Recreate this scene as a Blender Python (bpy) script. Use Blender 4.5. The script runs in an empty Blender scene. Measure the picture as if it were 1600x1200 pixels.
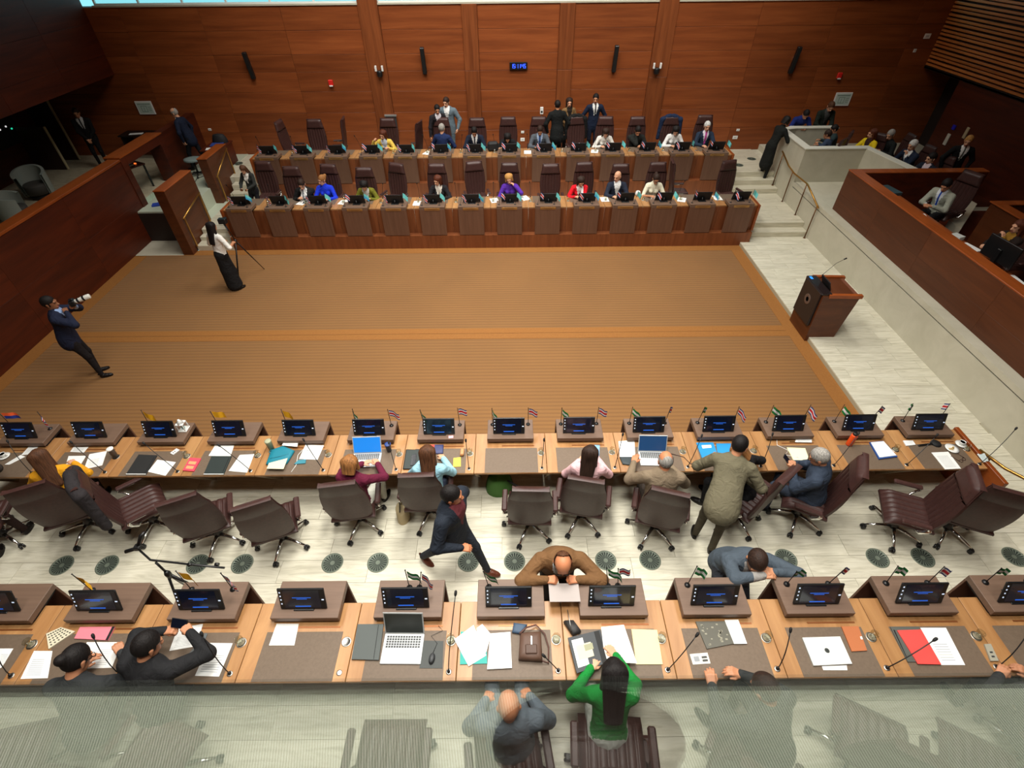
import bpy, math, random
import numpy as np
from mathutils import Matrix, Vector

random.seed(7)
SC = bpy.context.scene
COL = SC.collection
R = math.radians
LP_NEAR = (95, 310, 95)
LP_FAR = (150, 260, 130)
LP_SEAT = (45, 165, 45)
LP_WASH = 390
LP_GAL = 12

# ------------------------------------------------------------------ camera
CAMX, CAMZ = 0.537, 6.58
FPX, PITCH, ROLL, YAW = 789.5, 0.7416, 0.0102, -0.0012
Fv = Vector((math.sin(YAW) * math.cos(PITCH), math.cos(YAW) * math.cos(PITCH), -math.sin(PITCH)))
Rv = Vector((math.cos(YAW), -math.sin(YAW), 0))
Uv = Rv.cross(Fv)
Rr = Rv * math.cos(ROLL) - Uv * math.sin(ROLL)
Ur = Rr.cross(Fv)
cam = bpy.data.cameras.new('camera')
cam.sensor_width = 36.0
cam.lens = FPX / 1600 * 36.0
cam.clip_start = 0.02
cam.clip_end = 200
camo = bpy.data.objects.new('camera', cam)
COL.objects.link(camo)
m = Matrix((Rr, Ur, -Fv)).transposed().to_4x4()
m.translation = (CAMX, 0, CAMZ)
camo.matrix_world = m
SC.camera = camo

# ------------------------------------------------------------------ world, lights, exposure
SC.view_settings.view_transform = 'Standard'
SC.view_settings.look = 'None'
SC.view_settings.gamma = 1.0
SC.view_settings.use_curve_mapping = False
SC.view_settings.exposure = 0.35
wd = bpy.data.worlds.new('sky')
SC.world = wd
wd.use_nodes = True
wd.node_tree.nodes['Background'].inputs[0].default_value = (0.30, 0.80, 0.92, 1)
wd.node_tree.nodes['Background'].inputs[1].default_value = 0.9

def area(name, loc, sx, sy, power, col=(1, 0.968, 0.895), spread=150, rot=(0, 0, 0)):
    l = bpy.data.lights.new(name, 'AREA')
    l.shape = 'RECTANGLE'
    l.size, l.size_y, l.energy, l.color, l.spread = sx, sy, power, col, R(spread)
    o = bpy.data.objects.new(name, l)
    o.location = loc
    o.rotation_euler = rot
    COL.objects.link(o)
    return o

CEIL = 9.6
# two banks of ceiling panels over the chamber
for i, x in enumerate((-4.0, 0.4, 4.8)):
    area('ceiling_panel_light', (x, 5.0, CEIL - .06), 1.6, 3.2, LP_NEAR[i], spread=125)
    area('ceiling_panel_light', (x, 11.2, CEIL - .06), 1.6, 3.2, LP_FAR[i], spread=125)
    area('ceiling_panel_light', (x, 1.2, CEIL - .06), 1.6, 1.2, LP_SEAT[i], spread=125)
# added unseen lamp strip, widened to brighten the far wall out to its sides
area('far_wall_fill', (0.6, 14.6, CEIL - .06), 15.0, 0.5, LP_WASH, spread=110, rot=(R(28), 0, 0))

# ------------------------------------------------------------------ colours and materials
def S(r, g, b):
    def c(x):
        x /= 255.0
        return x / 12.92 if x <= 0.04045 else ((x + 0.055) / 1.055) ** 2.4
    return (c(r), c(g), c(b), 1.0)

MATS = {}
def mat(name, col, rough=.5, metal=0.0, emit=None, es=0.0, coat=0.0, spec=.5, sheen=0.0):
    if name in MATS:
        return MATS[name]
    m = bpy.data.materials.new(name)
    m.use_nodes = True
    b = m.node_tree.nodes['Principled BSDF']
    b.inputs['Base Color'].default_value = col
    b.inputs['Roughness'].default_value = rough
    b.inputs['Metallic'].default_value = metal
    b.inputs['Specular IOR Level'].default_value = spec
    b.inputs['Coat Weight'].default_value = coat
    b.inputs['Sheen Weight'].default_value = sheen
    if emit:
        b.inputs['Emission Color'].default_value = emit
        b.inputs['Emission Strength'].default_value = es
    MATS[name] = m
    return m

def N(nt, t, **kw):
    n = nt.nodes.new(t)
    for k, v in kw.items():
        setattr(n, k, v)
    return n

def grain(name, c1, c2, scale, rough=.42, tone=.25, coat=0.0, bump=0.0, det=5, dist=.6, spec=.4, mid=None):
    """streaky two-tone procedural surface; every object gets its own offset and tone"""
    if name in MATS:
        return MATS[name]
    m = bpy.data.materials.new(name)
    m.use_nodes = True
    nt = m.node_tree
    b = nt.nodes['Principled BSDF']
    tc = N(nt, 'ShaderNodeTexCoord')
    oi = N(nt, 'ShaderNodeObjectInfo')
    mul = N(nt, 'ShaderNodeVectorMath', operation='SCALE')
    comb = N(nt, 'ShaderNodeCombineXYZ')
    mp = N(nt, 'ShaderNodeMapping')
    mp.inputs['Scale'].default_value = scale
    add = N(nt, 'ShaderNodeVectorMath', operation='ADD')
    no = N(nt, 'ShaderNodeTexNoise')
    no.inputs['Scale'].default_value = 1.0
    no.inputs['Detail'].default_value = det
    no.inputs['Roughness'].default_value = .62
    no.inputs['Distortion'].default_value = dist
    rp = N(nt, 'ShaderNodeValToRGB')
    rp.color_ramp.elements[0].position = .30
    rp.color_ramp.elements[0].color = c1
    rp.color_ramp.elements[1].position = .70
    rp.color_ramp.elements[1].color = c2
    if mid:
        e = rp.color_ramp.elements.new(.5)
        e.color = mid
    hs = N(nt, 'ShaderNodeHueSaturation')
    mr = N(nt, 'ShaderNodeMapRange')
    mr.inputs['To Min'].default_value = 1 - tone
    mr.inputs['To Max'].default_value = 1 + tone
    L = nt.links.new
    for k in range(3):
        L(oi.outputs['Random'], comb.inputs[k])
    L(comb.outputs[0], mul.inputs[0])
    mul.inputs['Scale'].default_value = 37.0
    L(tc.outputs['Object'], mp.inputs['Vector'])
    L(mp.outputs[0], add.inputs[0])
    L(mul.outputs[0], add.inputs[1])
    L(add.outputs[0], no.inputs['Vector'])
    L(no.outputs['Fac'], rp.inputs[0])
    L(rp.outputs[0], hs.inputs['Color'])
    L(oi.outputs['Random'], mr.inputs['Value'])
    L(mr.outputs[0], hs.inputs['Value'])
    L(hs.outputs[0], b.inputs['Base Color'])
    b.inputs['Roughness'].default_value = rough
    b.inputs['Coat Weight'].default_value = coat
    b.inputs['Coat Roughness'].default_value = .25
    b.inputs['Specular IOR Level'].default_value = spec
    if bump:
        bp = N(nt, 'ShaderNodeBump')
        bp.inputs['Strength'].default_value = bump
        bp.inputs['Distance'].default_value = .01
        L(no.outputs['Fac'], bp.inputs['Height'])
        L(bp.outputs[0], b.inputs['Normal'])
    MATS[name] = m
    return m

WALLW = grain('wall_wood', S(116, 58, 27), S(148, 80, 40), (.5, 3, 7), .42, .15, dist=.35, mid=S(133, 69, 33))
WALLV = grain('pilaster_wood', S(104, 52, 24), S(142, 78, 40), (9, 3, .5), .42, .1)
DARKW = grain('side_wall_wood', S(62, 20, 5), S(92, 34, 9), (2.5, .5, 6), .5, .10, mid=S(77, 27, 7))
SIDEP = grain('parapet_wood', S(76, 38, 18), S(98, 52, 26), (2, .6, 7), .42, .08)
CAPW = grain('cap_wood', S(130, 62, 24), S(164, 84, 36), (4, .8, 6), .32, .08)
DESKW = grain('desk_wood', S(150, 104, 62), S(182, 136, 88), (6, .8, 6), .36, .10, coat=.1)
DESKF = grain('desk_front_wood', S(108, 58, 32), S(138, 80, 46), (9, 3, .7), .4, .08)
CONS = grain('console_laminate', S(104, 82, 68), S(116, 92, 76), (1.2, 30, 30), .5, .04)
PANELB = grain('modesty_laminate', S(98, 68, 52), S(112, 80, 62), (20, 20, 1.0), .5, .05)
MATL = grain('desk_mat_leather', S(102, 86, 71), S(112, 95, 79), (40, 40, 40), .55, .04)
STONE = grain('travertine', S(186, 181, 160), S(224, 220, 202), (1.6, 14, 14), .42, .05, det=8, dist=1.6, mid=S(211, 206, 186))
WSTONE = grain('white_stone', S(188, 183, 163), S(202, 197, 178), (2, 2, 2), .45, .03)
STEP = grain('stair_stone', S(184, 178, 156), S(214, 208, 188), (1.6, 12, 12), .42, .05, det=8, dist=1.4)
ALCF = grain('alcove_floor', S(170, 158, 132), S(206, 196, 170), (2, 3, 2), .38, .04, det=8, dist=1.6)
LEATH = grain('chair_leather', S(58, 36, 33), S(70, 44, 40), (30, 30, 30), .42, .10, det=3, spec=.35)
CHROME = mat('chrome', (.75, .75, .74, 1), .16, 1.0)
STEEL = mat('brushed_steel', (.5, .49, .46, 1), .35, 1.0)
BRASS = mat('brass', S(186, 140, 70), .28, .85)
GOLDP = mat('nameplate_bronze', S(172, 130, 76), .4, .6)
BLACK = mat('black_plastic', S(22, 22, 23), .38)
BLACKM = mat('black_matt', S(16, 16, 17), .7)
DGREY = mat('dark_grey_plastic', S(52, 54, 56), .5)
WHITE = mat('white_plastic', S(236, 236, 232), .45)
PAPER = mat('paper', S(240, 241, 238), .8)
INK = mat('printed_grey', S(150, 154, 158), .8)
BLUEL = mat('screen_blue_text', S(40, 90, 190), .4, emit=S(40, 120, 255), es=.35)
WHITEL = mat('screen_white_mark', S(220, 230, 240), .4, emit=S(200, 220, 255), es=.5)
SCREEN = mat('screen_glass', S(12, 15, 22), .18, emit=S(10, 30, 60), es=.12, coat=.3)
RED = mat('alarm_red', S(226, 40, 34), .4, emit=None)

def carpet(name, c1, c2, period):
    m = bpy.data.materials.new(name)
    m.use_nodes = True
    nt = m.node_tree
    b = nt.nodes['Principled BSDF']
    g = N(nt, 'ShaderNodeNewGeometry')
    sp = N(nt, 'ShaderNodeSeparateXYZ')
    ma = N(nt, 'ShaderNodeMath', operation='MULTIPLY')
    ma.inputs[1].default_value = 2 * math.pi / period
    si = N(nt, 'ShaderNodeMath', operation='SINE')
    mr = N(nt, 'ShaderNodeMapRange')
    mr.inputs['From Min'].default_value = .1
    mr.inputs['From Max'].default_value = .75
    mx = N(nt, 'ShaderNodeMix', data_type='RGBA')
    mx.inputs['A'].default_value = c1
    mx.inputs['B'].default_value = c2
    no = N(nt, 'ShaderNodeTexNoise')
    no.inputs['Scale'].default_value = .7
    no.inputs['Detail'].default_value = 4
    hs = N(nt, 'ShaderNodeHueSaturation')
    m2 = N(nt, 'ShaderNodeMapRange')
    m2.inputs['To Min'].default_value = .86
    m2.inputs['To Max'].default_value = 1.14
    bp = N(nt, 'ShaderNodeBump')
    bp.inputs['Strength'].default_value = .35
    bp.inputs['Distance'].default_value = .006
    L = nt.links.new
    L(g.outputs['Position'], sp.inputs[0])
    L(sp.outputs['Y'], ma.inputs[0])
    L(ma.outputs[0], si.inputs[0])
    L(si.outputs[0], mr.inputs['Value'])
    L(mr.outputs[0], mx.inputs['Factor'])
    L(g.outputs['Position'], no.inputs['Vector'])
    L(no.outputs['Fac'], m2.inputs['Value'])
    L(m2.outputs[0], hs.inputs['Value'])
    L(mx.outputs['Result'], hs.inputs['Color'])
    L(hs.outputs[0], b.inputs['Base Color'])
    L(si.outputs[0], bp.inputs['Height'])
    L(bp.outputs[0], b.inputs['Normal'])
    b.inputs['Roughness'].default_value = .8
    b.inputs['Sheen Weight'].default_value = .15
    MATS[name] = m
    return m
CARPET = carpet('ribbed_carpet', S(131, 90, 43), S(119, 80, 37), .095)
CBAND = grain('carpet_border', S(138, 88, 37), S(152, 101, 46), (30, 30, 30), .8, .02)

def glass(name, col=(1, 1, 1, 1), rough=.02, ior=1.45, trans=.92):
    m = bpy.data.materials.new(name)
    m.use_nodes = True
    nt = m.node_tree
    nt.nodes.remove(nt.nodes['Principled BSDF'])
    tr = N(nt, 'ShaderNodeBsdfTransparent')
    tr.inputs[0].default_value = col
    gl = N(nt, 'ShaderNodeBsdfGlossy')
    gl.inputs['Roughness'].default_value = rough
    # Schlick reflectance, the same from either face of the pane
    ge = N(nt, 'ShaderNodeNewGeometry')
    dt = N(nt, 'ShaderNodeVectorMath', operation='DOT_PRODUCT')
    ab = N(nt, 'ShaderNodeMath', operation='ABSOLUTE')
    om = N(nt, 'ShaderNodeMath', operation='SUBTRACT')
    om.inputs[0].default_value = 1.0
    pw = N(nt, 'ShaderNodeMath', operation='POWER')
    pw.inputs[1].default_value = 5.0
    fr = N(nt, 'ShaderNodeMapRange')
    fr.inputs['To Min'].default_value = ((ior - 1) / (ior + 1)) ** 2
    nt.links.new(ge.outputs['Incoming'], dt.inputs[0])
    nt.links.new(ge.outputs['Normal'], dt.inputs[1])
    nt.links.new(dt.outputs['Value'], ab.inputs[0])
    nt.links.new(ab.outputs[0], om.inputs[1])
    nt.links.new(om.outputs[0], pw.inputs[0])
    nt.links.new(pw.outputs[0], fr.inputs['Value'])
    mx = N(nt, 'ShaderNodeMixShader')
    nt.links.new(fr.outputs[0], mx.inputs[0])
    nt.links.new(tr.outputs[0], mx.inputs[1])
    nt.links.new(gl.outputs[0], mx.inputs[2])
    nt.links.new(mx.outputs[0], nt.nodes['Material Output'].inputs[0])
    MATS[name] = m
    return m
GLASS = glass('clear_glass', (.93, .96, .95, 1))

# ------------------------------------------------------------------ mesh helper
class MB:
    def __init__(s):
        s.v, s.f, s.m, s.sm = [], [], [], []
    def add(s, vs, fs, mi=0, smooth=False, M=None):
        o = len(s.v)
        if M is not None:
            vs = [tuple(M @ Vector(p)) for p in vs]
        s.v += [tuple(p) for p in vs]
        for f in fs:
            s.f.append(tuple(i + o for i in f))
            s.m.append(mi)
            s.sm.append(smooth)
        return s
    def box(s, x0, x1, y0, y1, z0, z1, mi=0, M=None):
        vs = [(x, y, z) for z in (z0, z1) for y in (y0, y1) for x in (x0, x1)]
        return s.add(vs, [(0, 2, 3, 1), (4, 5, 7, 6), (0, 1, 5, 4), (2, 6, 7, 3), (0, 4, 6, 2), (1, 3, 7, 5)], mi, False, M)
    def cbox(s, x0, x1, y0, y1, z0, z1, c=.005, mi=0, M=None):
        """box with chamfered edges"""
        cx, cy, cz = (x0 + x1) / 2, (y0 + y1) / 2, (z0 + z1) / 2
        h = ((x1 - x0) / 2, (y1 - y0) / 2, (z1 - z0) / 2)
        c = min(c, min(h) * .9)
        vs, ix = [], {}
        for sx in (-1, 1):
            for sy in (-1, 1):
                for sz in (-1, 1):
                    sg = (sx, sy, sz)
                    for a in range(3):
                        ix[(sg, a)] = len(vs)
                        p = [sg[k] * (h[k] - (0 if k == a else c)) for k in range(3)]
                        vs.append((cx + p[0], cy + p[1], cz + p[2]))
        fs = []
        cy4 = [(-1, -1), (1, -1), (1, 1), (-1, 1)]
        for a in range(3):
            b, d = (a + 1) % 3, (a + 2) % 3
            for sa in (-1, 1):
                f = []
                for (p, q) in cy4:
                    sg = [0, 0, 0]
                    sg[a], sg[b], sg[d] = sa, p, q
                    f.append(ix[(tuple(sg), a)])
                fs.append(tuple(f if sa > 0 else f[::-1]))
            # edges along axis a
            for (p, q) in cy4:
                g0, g1 = [0] * 3, [0] * 3
                g0[a], g1[a] = -1, 1
                g0[b] = g1[b] = p
                g0[d] = g1[d] = q
                f = [ix[(tuple(g0), b)], ix[(tuple(g1), b)], ix[(tuple(g1), d)], ix[(tuple(g0), d)]]
                fs.append(tuple(f if p * q < 0 else f[::-1]))
        for sx in (-1, 1):
            for sy in (-1, 1):
                for sz in (-1, 1):
                    f = [ix[((sx, sy, sz), k)] for k in range(3)]
                    fs.append(tuple(f if sx * sy * sz > 0 else f[::-1]))
        return s.add(vs, fs, mi, False, M)
    def prism(s, poly, z0, z1, mi=0, mtop=None, M=None):
        n = len(poly)
        a = sum(poly[i][0] * poly[(i + 1) % n][1] - poly[(i + 1) % n][0] * poly[i][1] for i in range(n))
        if a < 0:
            poly = poly[::-1]
        vs = [(p[0], p[1], z0) for p in poly] + [(p[0], p[1], z1) for p in poly]
        s.add(vs, [tuple(range(n))[::-1]] + [(i, (i + 1) % n, n + (i + 1) % n, n + i) for i in range(n)], mi, False, M)
        o = len(s.v) - 2 * n
        s.f.append(tuple(o + n + i for i in range(n)))
        s.m.append(mi if mtop is None else mtop)
        s.sm.append(False)
        return s
    def tube(s, pts, r, n=8, mi=0, M=None, flat=None):
        pts = [Vector(p) for p in pts]
        rs = r if isinstance(r, (list, tuple)) else [r] * len(pts)
        vs, fs = [], []
        up = Vector((0, 0, 1))
        prev = None
        for i, p in enumerate(pts):
            t = (pts[min(i + 1, len(pts) - 1)] - pts[max(i - 1, 0)]).normalized()
            if prev is None:
                a = t.cross(up if abs(t.z) < .9 else Vector((1, 0, 0))).normalized()
            else:
                a = (prev - t * prev.dot(t)).normalized()
            prev = a
            b = t.cross(a)
            for k in range(n):
                an = 2 * math.pi * k / n
                q = a * math.cos(an) * rs[i] + b * math.sin(an) * rs[i] * (flat or 1)
                vs.append(tuple(p + q))
        for i in range(len(pts) - 1):
            for k in range(n):
                fs.append((i * n + k, i * n + (k + 1) % n, (i + 1) * n + (k + 1) % n, (i + 1) * n + k))
        s.add(vs, fs, mi, True, M)
        o = len(s.v) - len(vs)
        s.f += [tuple(o + k for k in range(n))[::-1], tuple(o + (len(pts) - 1) * n + k for k in range(n))]
        s.m += [mi, mi]
        s.sm += [False, False]
        return s
    def lathe(s, prof, n=16, c=(0, 0, 0), mi=0, M=None, smooth=True):
        vs, fs = [], []
        for (r, z) in prof:
            for k in range(n):
                a = 2 * math.pi * k / n
                vs.append((c[0] + r * math.cos(a), c[1] + r * math.sin(a), c[2] + z))
        for i in range(len(prof) - 1):
            for k in range(n):
                fs.append((i * n + k, i * n + (k + 1) % n, (i + 1) * n + (k + 1) % n, (i + 1) * n + k))
        if prof[0][0] > 1e-5:
            fs.append(tuple(range(n))[::-1])
        if prof[-1][0] > 1e-5:
            fs.append(tuple((len(prof) - 1) * n + k for k in range(n)))
        return s.add(vs, fs, mi, smooth, M)
    def sheet(s, fn, nu, nv, mi=0, M=None, closed=False):
        """grid of points fn(u, v), u and v in 0..1"""
        vs = [fn(i / nu, j / nv) for j in range(nv + 1) for i in range(nu + 1)]
        fs = [(j * (nu + 1) + i, j * (nu + 1) + i + 1, (j + 1) * (nu + 1) + i + 1, (j + 1) * (nu + 1) + i) for j in range(nv) for i in range(nu)]
        return s.add(vs, fs, mi, True, M)
    def mesh(s, name, mats):
        me = bpy.data.meshes.new(name)
        me.from_pydata(s.v, [], s.f)
        for x in (mats if isinstance(mats, (list, tuple)) else [mats]):
            me.materials.append(x)
        me.polygons.foreach_set('material_index', s.m)
        me.polygons.foreach_set('use_smooth', s.sm)
        me.update()
        return me
    def build(s, name, mats, parent=None, loc=(0, 0, 0), rz=0, **tags):
        return O(name, s.mesh(name, mats), parent, loc, rz, **tags)

KIDS = {}
def O(name, me, parent=None, loc=(0, 0, 0), rz=0, rot=None, label=None, cat=None, group=None, kind=None):
    o = bpy.data.objects.new(name, me)
    COL.objects.link(o)
    o.parent = parent
    if parent is not None:
        KIDS.setdefault(parent.name, []).append(o)
    o.location = loc
    o.rotation_euler = rot if rot else (0, 0, rz)
    tag(o, label, cat, group, kind)
    return o

def tag(o, label=None, cat=None, group=None, kind=None):
    if label: o['label'] = label
    if cat: o['category'] = cat
    if group: o['group'] = group
    if kind: o['kind'] = kind
    return o

def thing(name, label, cat, loc=(0, 0, 0), rz=0, group=None, kind=None):
    return O(name, None, None, loc, rz, None, label, cat, group, kind)

def struct(name, mb, mats, loc=(0, 0, 0), label=None):
    return mb.build(name, mats, None, loc, 0, label=label, kind='structure')

def dup(src, parent=None):
    c = src.copy()
    COL.objects.link(c)
    c.parent = parent
    if parent is not None:
        KIDS.setdefault(parent.name, []).append(c)
    for ch in list(KIDS.get(src.name, [])):
        dup(ch, c)
    return c

ORD = ['first', 'second', 'third', 'fourth', 'fifth', 'sixth', 'seventh', 'eighth', 'ninth', 'tenth', 'eleventh', 'twelfth', 'thirteenth', 'fourteenth']
ZA, ZB, ZC, ZD = .836, .35, .37, .83      # floor levels of the four desk rows
TH = .69                                   # table height above its floor

# ------------------------------------------------------------------ the room
YW = 17.9
# carpeted well
b = MB(); b.box(-9.59, 6.76, 5.17, 12.69, -.05, 0)
floor = struct('floor', b, CARPET)
for (x0, x1, y0, y1) in ((-9.59, -9.27, 5.17, 12.43), (6.46, 6.76, 5.17, 12.69), (-9.27, 6.46, 12.43, 12.69), (-9.27, 6.46, 8.62, 8.80), (-9.27, 6.46, 8.815, 8.99), (-9.59, -8.3, 12.41, 12.43)):
    b = MB(); b.box(x0, x1, y0, y1, -.02, .006)
    b.build('carpet_border', CBAND, floor)

def planks(parent, x0, x1, y0, y1, z, lx, ly, mtl, along='x', gap=.004, th=.02):
    """staggered stone planks, each a piece of its own"""
    cache = {}
    if along == 'x':
        a0, a1, c0, c1 = x0, x1, y0, y1
    else:
        a0, a1, c0, c1 = y0, y1, x0, x1
    n = max(1, round((c1 - c0) / ly)); w = (c1 - c0) / n
    for r_ in range(n):
        a = a0 - random.random() * lx * .9
        while a < a1 - .02:
            s, e = max(a, a0), min(a + lx, a1)
            a += lx
            if e - s < .05:
                continue
            k = round(e - s, 3)
            cc = c0 + (r_ + .5) * w
            if k not in cache:
                q = MB()
                if along == 'x':
                    q.box(-k / 2 + gap / 2, k / 2 - gap / 2, -w / 2 + gap / 2, w / 2 - gap / 2, -th, 0)
                else:
                    q.box(-w / 2 + gap / 2, w / 2 - gap / 2, -k / 2 + gap / 2, k / 2 - gap / 2, -th, 0)
                cache[k] = q.mesh('plank', mtl)
            p = ((s + e) / 2, cc, z) if along == 'x' else (cc, (s + e) / 2, z)
            O('stone_tile', cache[k], parent, p)

GROUT = mat('stone_joint', S(172, 164, 138), .8)
# platform of the second row (B) and of the nearest row (A)
b = MB(); b.box(-9.59, 7.2, 2.43, 5.17, -.05, ZB - .018); b.box(7.2, 8.66, .4, 4.0, -.05, ZB - .018)
fB = struct('floor_second_row', b, GROUT)
planks(fB, -7.6, 8.66, 2.44, 4.0, ZB, 1.15, .31, STONE)
planks(fB, -7.6, 7.2, 4.0, 5.16, ZB, 1.15, .38, STONE)
b = MB(); b.box(-9.59, 8.66, -.6, 2.43, -.05, ZA - .018)
fA = struct('floor_nearest_row', b, GROUT)
planks(fA, -5.2, 5.6, .7, 2.42, ZA, 1.15, .31, STONE)
b = MB(); b.box(-9.59, 7.2, 2.43, 2.45, ZB, ZA - .02); struct('trim_1', b, DESKF)
b = MB(); b.box(-9.59, 7.2, 5.17, 5.19, 0, ZB - .02); struct('trim_2', b, DESKF)
# stone strip on the right
b = MB(); b.box(6.76, 8.66, 4.0, 13.0, -.05, .082)
fs = struct('floor_side_strip', b, GROUT)
planks(fs, 6.76, 8.66, 4.02, 12.98, .10, .95, .24, STONE)
# far platforms (C and D) with their stairs
b = MB(); b.box(-7.02, 7.0, 12.72, 15.19, -.05, ZC - .002); b.box(-8.02, -7.02, 13.28, 15.84, -.05, ZC - .002); b.box(7.0, 8.66, 13.28, 15.84, -.05, ZC - .002)
fC = struct('floor_far_front_row', b, STONE)
planks(fC, 7.02, 8.66, 13.425, 15.28, ZC + .012, .95, .3, STEP)
planks(fC, -8.0, -7.02, 13.425, 15.28, ZC + .012, .95, .3, STEP)
b = MB(); b.box(-7.02, 7.0, 15.38, YW, -.05, ZD - .002); b.box(-8.33, -7.02, 15.83, YW, -.05, ZD - .002); b.box(7.0, 8.9, 15.83, YW, -.05, ZD - .002)
fD = struct('floor_far_back_row', b, STONE)
planks(fD, 7.02, 8.66, 15.975, YW, ZD + .012, .95, .3, STEP)
planks(fD, -8.1, -7.02, 15.975, YW, ZD + .012, .95, .3, STEP)
b = MB(); b.box(-7.0, 7.0, 12.69, 12.9, 0, ZC + .004); struct('trim_3', b, DESKF)
b = MB(); b.box(-7.0, 7.0, 15.17, 15.38, ZC, ZD + .004); struct('trim_4', b, DESKF)
stair = thing('stairs', 'pale stone steps beside the white wall', 'stairs')
tag(stair, kind='structure')
for (y, z0, z1, y1) in ((12.98, .08, .24, 13.3), (13.27, .2, ZC + .012, 13.4), (15.29, ZC, .53, 15.6), (15.56, .5, .69, 15.9), (15.82, .65, ZD + .012, 15.95)):
    q = MB(); q.cbox(7.0, 8.66, y, y1 + .02, z0 - .1, z1, .008); q.build('step', STEP, stair)
stair = thing('stairs', 'pale stone steps between brass-railed partition and desk end', 'stairs')
tag(stair, kind='structure')
for (y, z0, z1, y1) in ((12.69, -.02, .149, 13.05), (12.98, .1, .26, 13.3), (13.2, .2, ZC + .012, 13.4), (15.29, ZC, .53, 15.6), (15.56, .5, .69, 15.9), (15.82, .65, ZD + .012, 15.95)):
    q = MB(); q.cbox(-8.0, -7.02, y, y1 + .02, z0 - .1, z1, .008); q.build('step', STEP, stair)

# back wall: backing, panels, pilasters
wb = MB(); wb.box(-15, 15.2, YW + .03, YW + .3, 0, 4.86)
wall_back = struct('wall_back', wb, mat('wall_backing', S(40, 20, 10), .8))
zs = [.83, 1.52, 2.08, 2.68, 3.22, 3.67, 4.27, 4.86]
for ci, (x0, x1) in enumerate(((-14.5, -10.62), (-10.62, -8.36), (-8.36, -6.0), (-6.0, -3.77), (-3.2, -.82), (-.38, 2.0), (2.44, 4.82), (5.38, 7.79), (7.79, 9.98), (9.98, 12.4), (12.4, 15.0))):
    for k in range(7):
        q = MB(); q.cbox(-(x1 - x0) / 2 + .003, (x1 - x0) / 2 - .003, 0, .03, zs[k] - zs[0] + .003, zs[k + 1] - zs[0] - .003, .004)
        # shift mesh so that each panel's origin is its own centre
        q.v = [(v[0], v[1], v[2] - (zs[k] + zs[k + 1]) / 2 + zs[0]) for v in q.v]
        q.build('wood_panel', WALLW, wall_back, ((x0 + x1) / 2, YW, (zs[k] + zs[k + 1]) / 2))
for (x0, x1, sp) in ((-3.77, -3.2, (.83, 6.4)), (-.82, -.38, (.83, 3.22, 4.86)), (2.0, 2.44, (.83, 3.22, 4.86)), (4.82, 5.38, (.83, 3.0, 6.4))):
    for a, c in zip(sp[:-1], sp[1:]):
        q = MB(); q.cbox(-(x1 - x0) / 2, (x1 - x0) / 2, -.05, .04, -(c - a) / 2 + .003, (c - a) / 2 - .003, .006)
        q.build('pilaster', WALLV, wall_back, ((x0 + x1) / 2, YW, (a + c) / 2))
# clerestory: ledge, mullioned windows, wall above
b = MB(); b.box(-11.3, 13.2, YW - .03, YW + .3, 4.86, 4.90)
struct('trim_5', b, WSTONE)
wn = 0
for (x0, x1) in ((-11.25, -3.77), (-3.2, 4.82), (5.38, 13.2)):
    wn += 1
    w = thing('window_%d' % wn, None, None, kind='structure')
    n = round((x1 - x0) / 1.17)
    for i in range(n + 1):
        x = x0 + (x1 - x0) * i / n
        q = MB(); q.box(x - .025, x + .025, YW + .06, YW + .12, 4.90, 6.4); q.build('mullion', WHITE, w)
        if i < n:
            q = MB(); q.box(x + .025, x + (x1 - x0) / n - .025, YW + .085, YW + .095, 4.93, 6.36); q.build('pane', GLASS, w)
    q = MB(); q.box(x0, x1, YW + .05, YW + .13, 4.90, 4.94); q.box(x0, x1, YW + .05, YW + .13, 6.34, 6.4); q.build('window_frame', WHITE, w)
b = MB(); b.box(-15, 15.2, YW, YW + .4, 6.4, CEIL); struct('wall_back_upper', b, WALLW)

# left: parapet with cap, alcove behind it, overhanging upper wall
wl = MB(); wl.box(-9.86, -9.62, -.6, 13.62, 0, 2.05)
wall_left = struct('wall_left', wl, mat('wall_backing', S(40, 20, 10), .8))
ys = [-.6, 1.8, 4.2, 6.6, 9.0, 11.3, 13.62]
for a, c in zip(ys[:-1], ys[1:]):
    for z0, z1 in ((0, 1.02), (1.02, 2.05)):
        q = MB(); q.cbox(-.02, .015, -(c - a) / 2 + .0015, (c - a) / 2 - .0015, -(z1 - z0) / 2 + .0015, (z1 - z0) / 2 - .0015, .002)
        q.build('wood_panel', DARKW, wall_left, (-9.605, (a + c) / 2, (z0 + z1) / 2))
b = MB(); b.cbox(-9.89, -9.57, -.6, 13.62, 2.05, 2.11, .008); b.build('cap', CAPW, wall_left)
# framed doorway in line with the parapet
b = MB()
b.cbox(-9.97, -9.57, 13.62, 13.85, 0, 2.12, .006); b.cbox(-9.97, -9.57, 15.52, 15.75, .8, 2.12, .006); b.cbox(-9.97, -9.57, 13.85, 15.52, 1.9, 2.12, .006)
door = struct('door_1', b, DARKW, label='dark wooden door frame in line with the left parapet')
b = MB(); b.box(-9.99, -9.56, 13.62, 15.75, 2.12, 2.15); b.build('lintel_cap', CAPW, door)
b = MB(); b.box(-9.86, -9.62, 15.75, YW, .8, 2.12); struct('wall_left_rear', b, DARKW)
b = MB(); b.box(-14.5, -9.86, -.6, YW, .7, .85); struct('floor_alcove', b, ALCF)
b = MB(); b.box(-9.62, -8.33, 13.31, YW, .0, .842); b.box(-8.35, -8.0, 13.87, 15.84, .0, ZC + .01); struct('floor_side_platform', b, mat('pale_vinyl', S(196, 204, 184), .3))
b = MB(); b.box(-9.62, -8.29, 13.29, 13.32, 0, .80); struct('trim_6', b, mat('dark_riser', S(40, 26, 20), .6))
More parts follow.
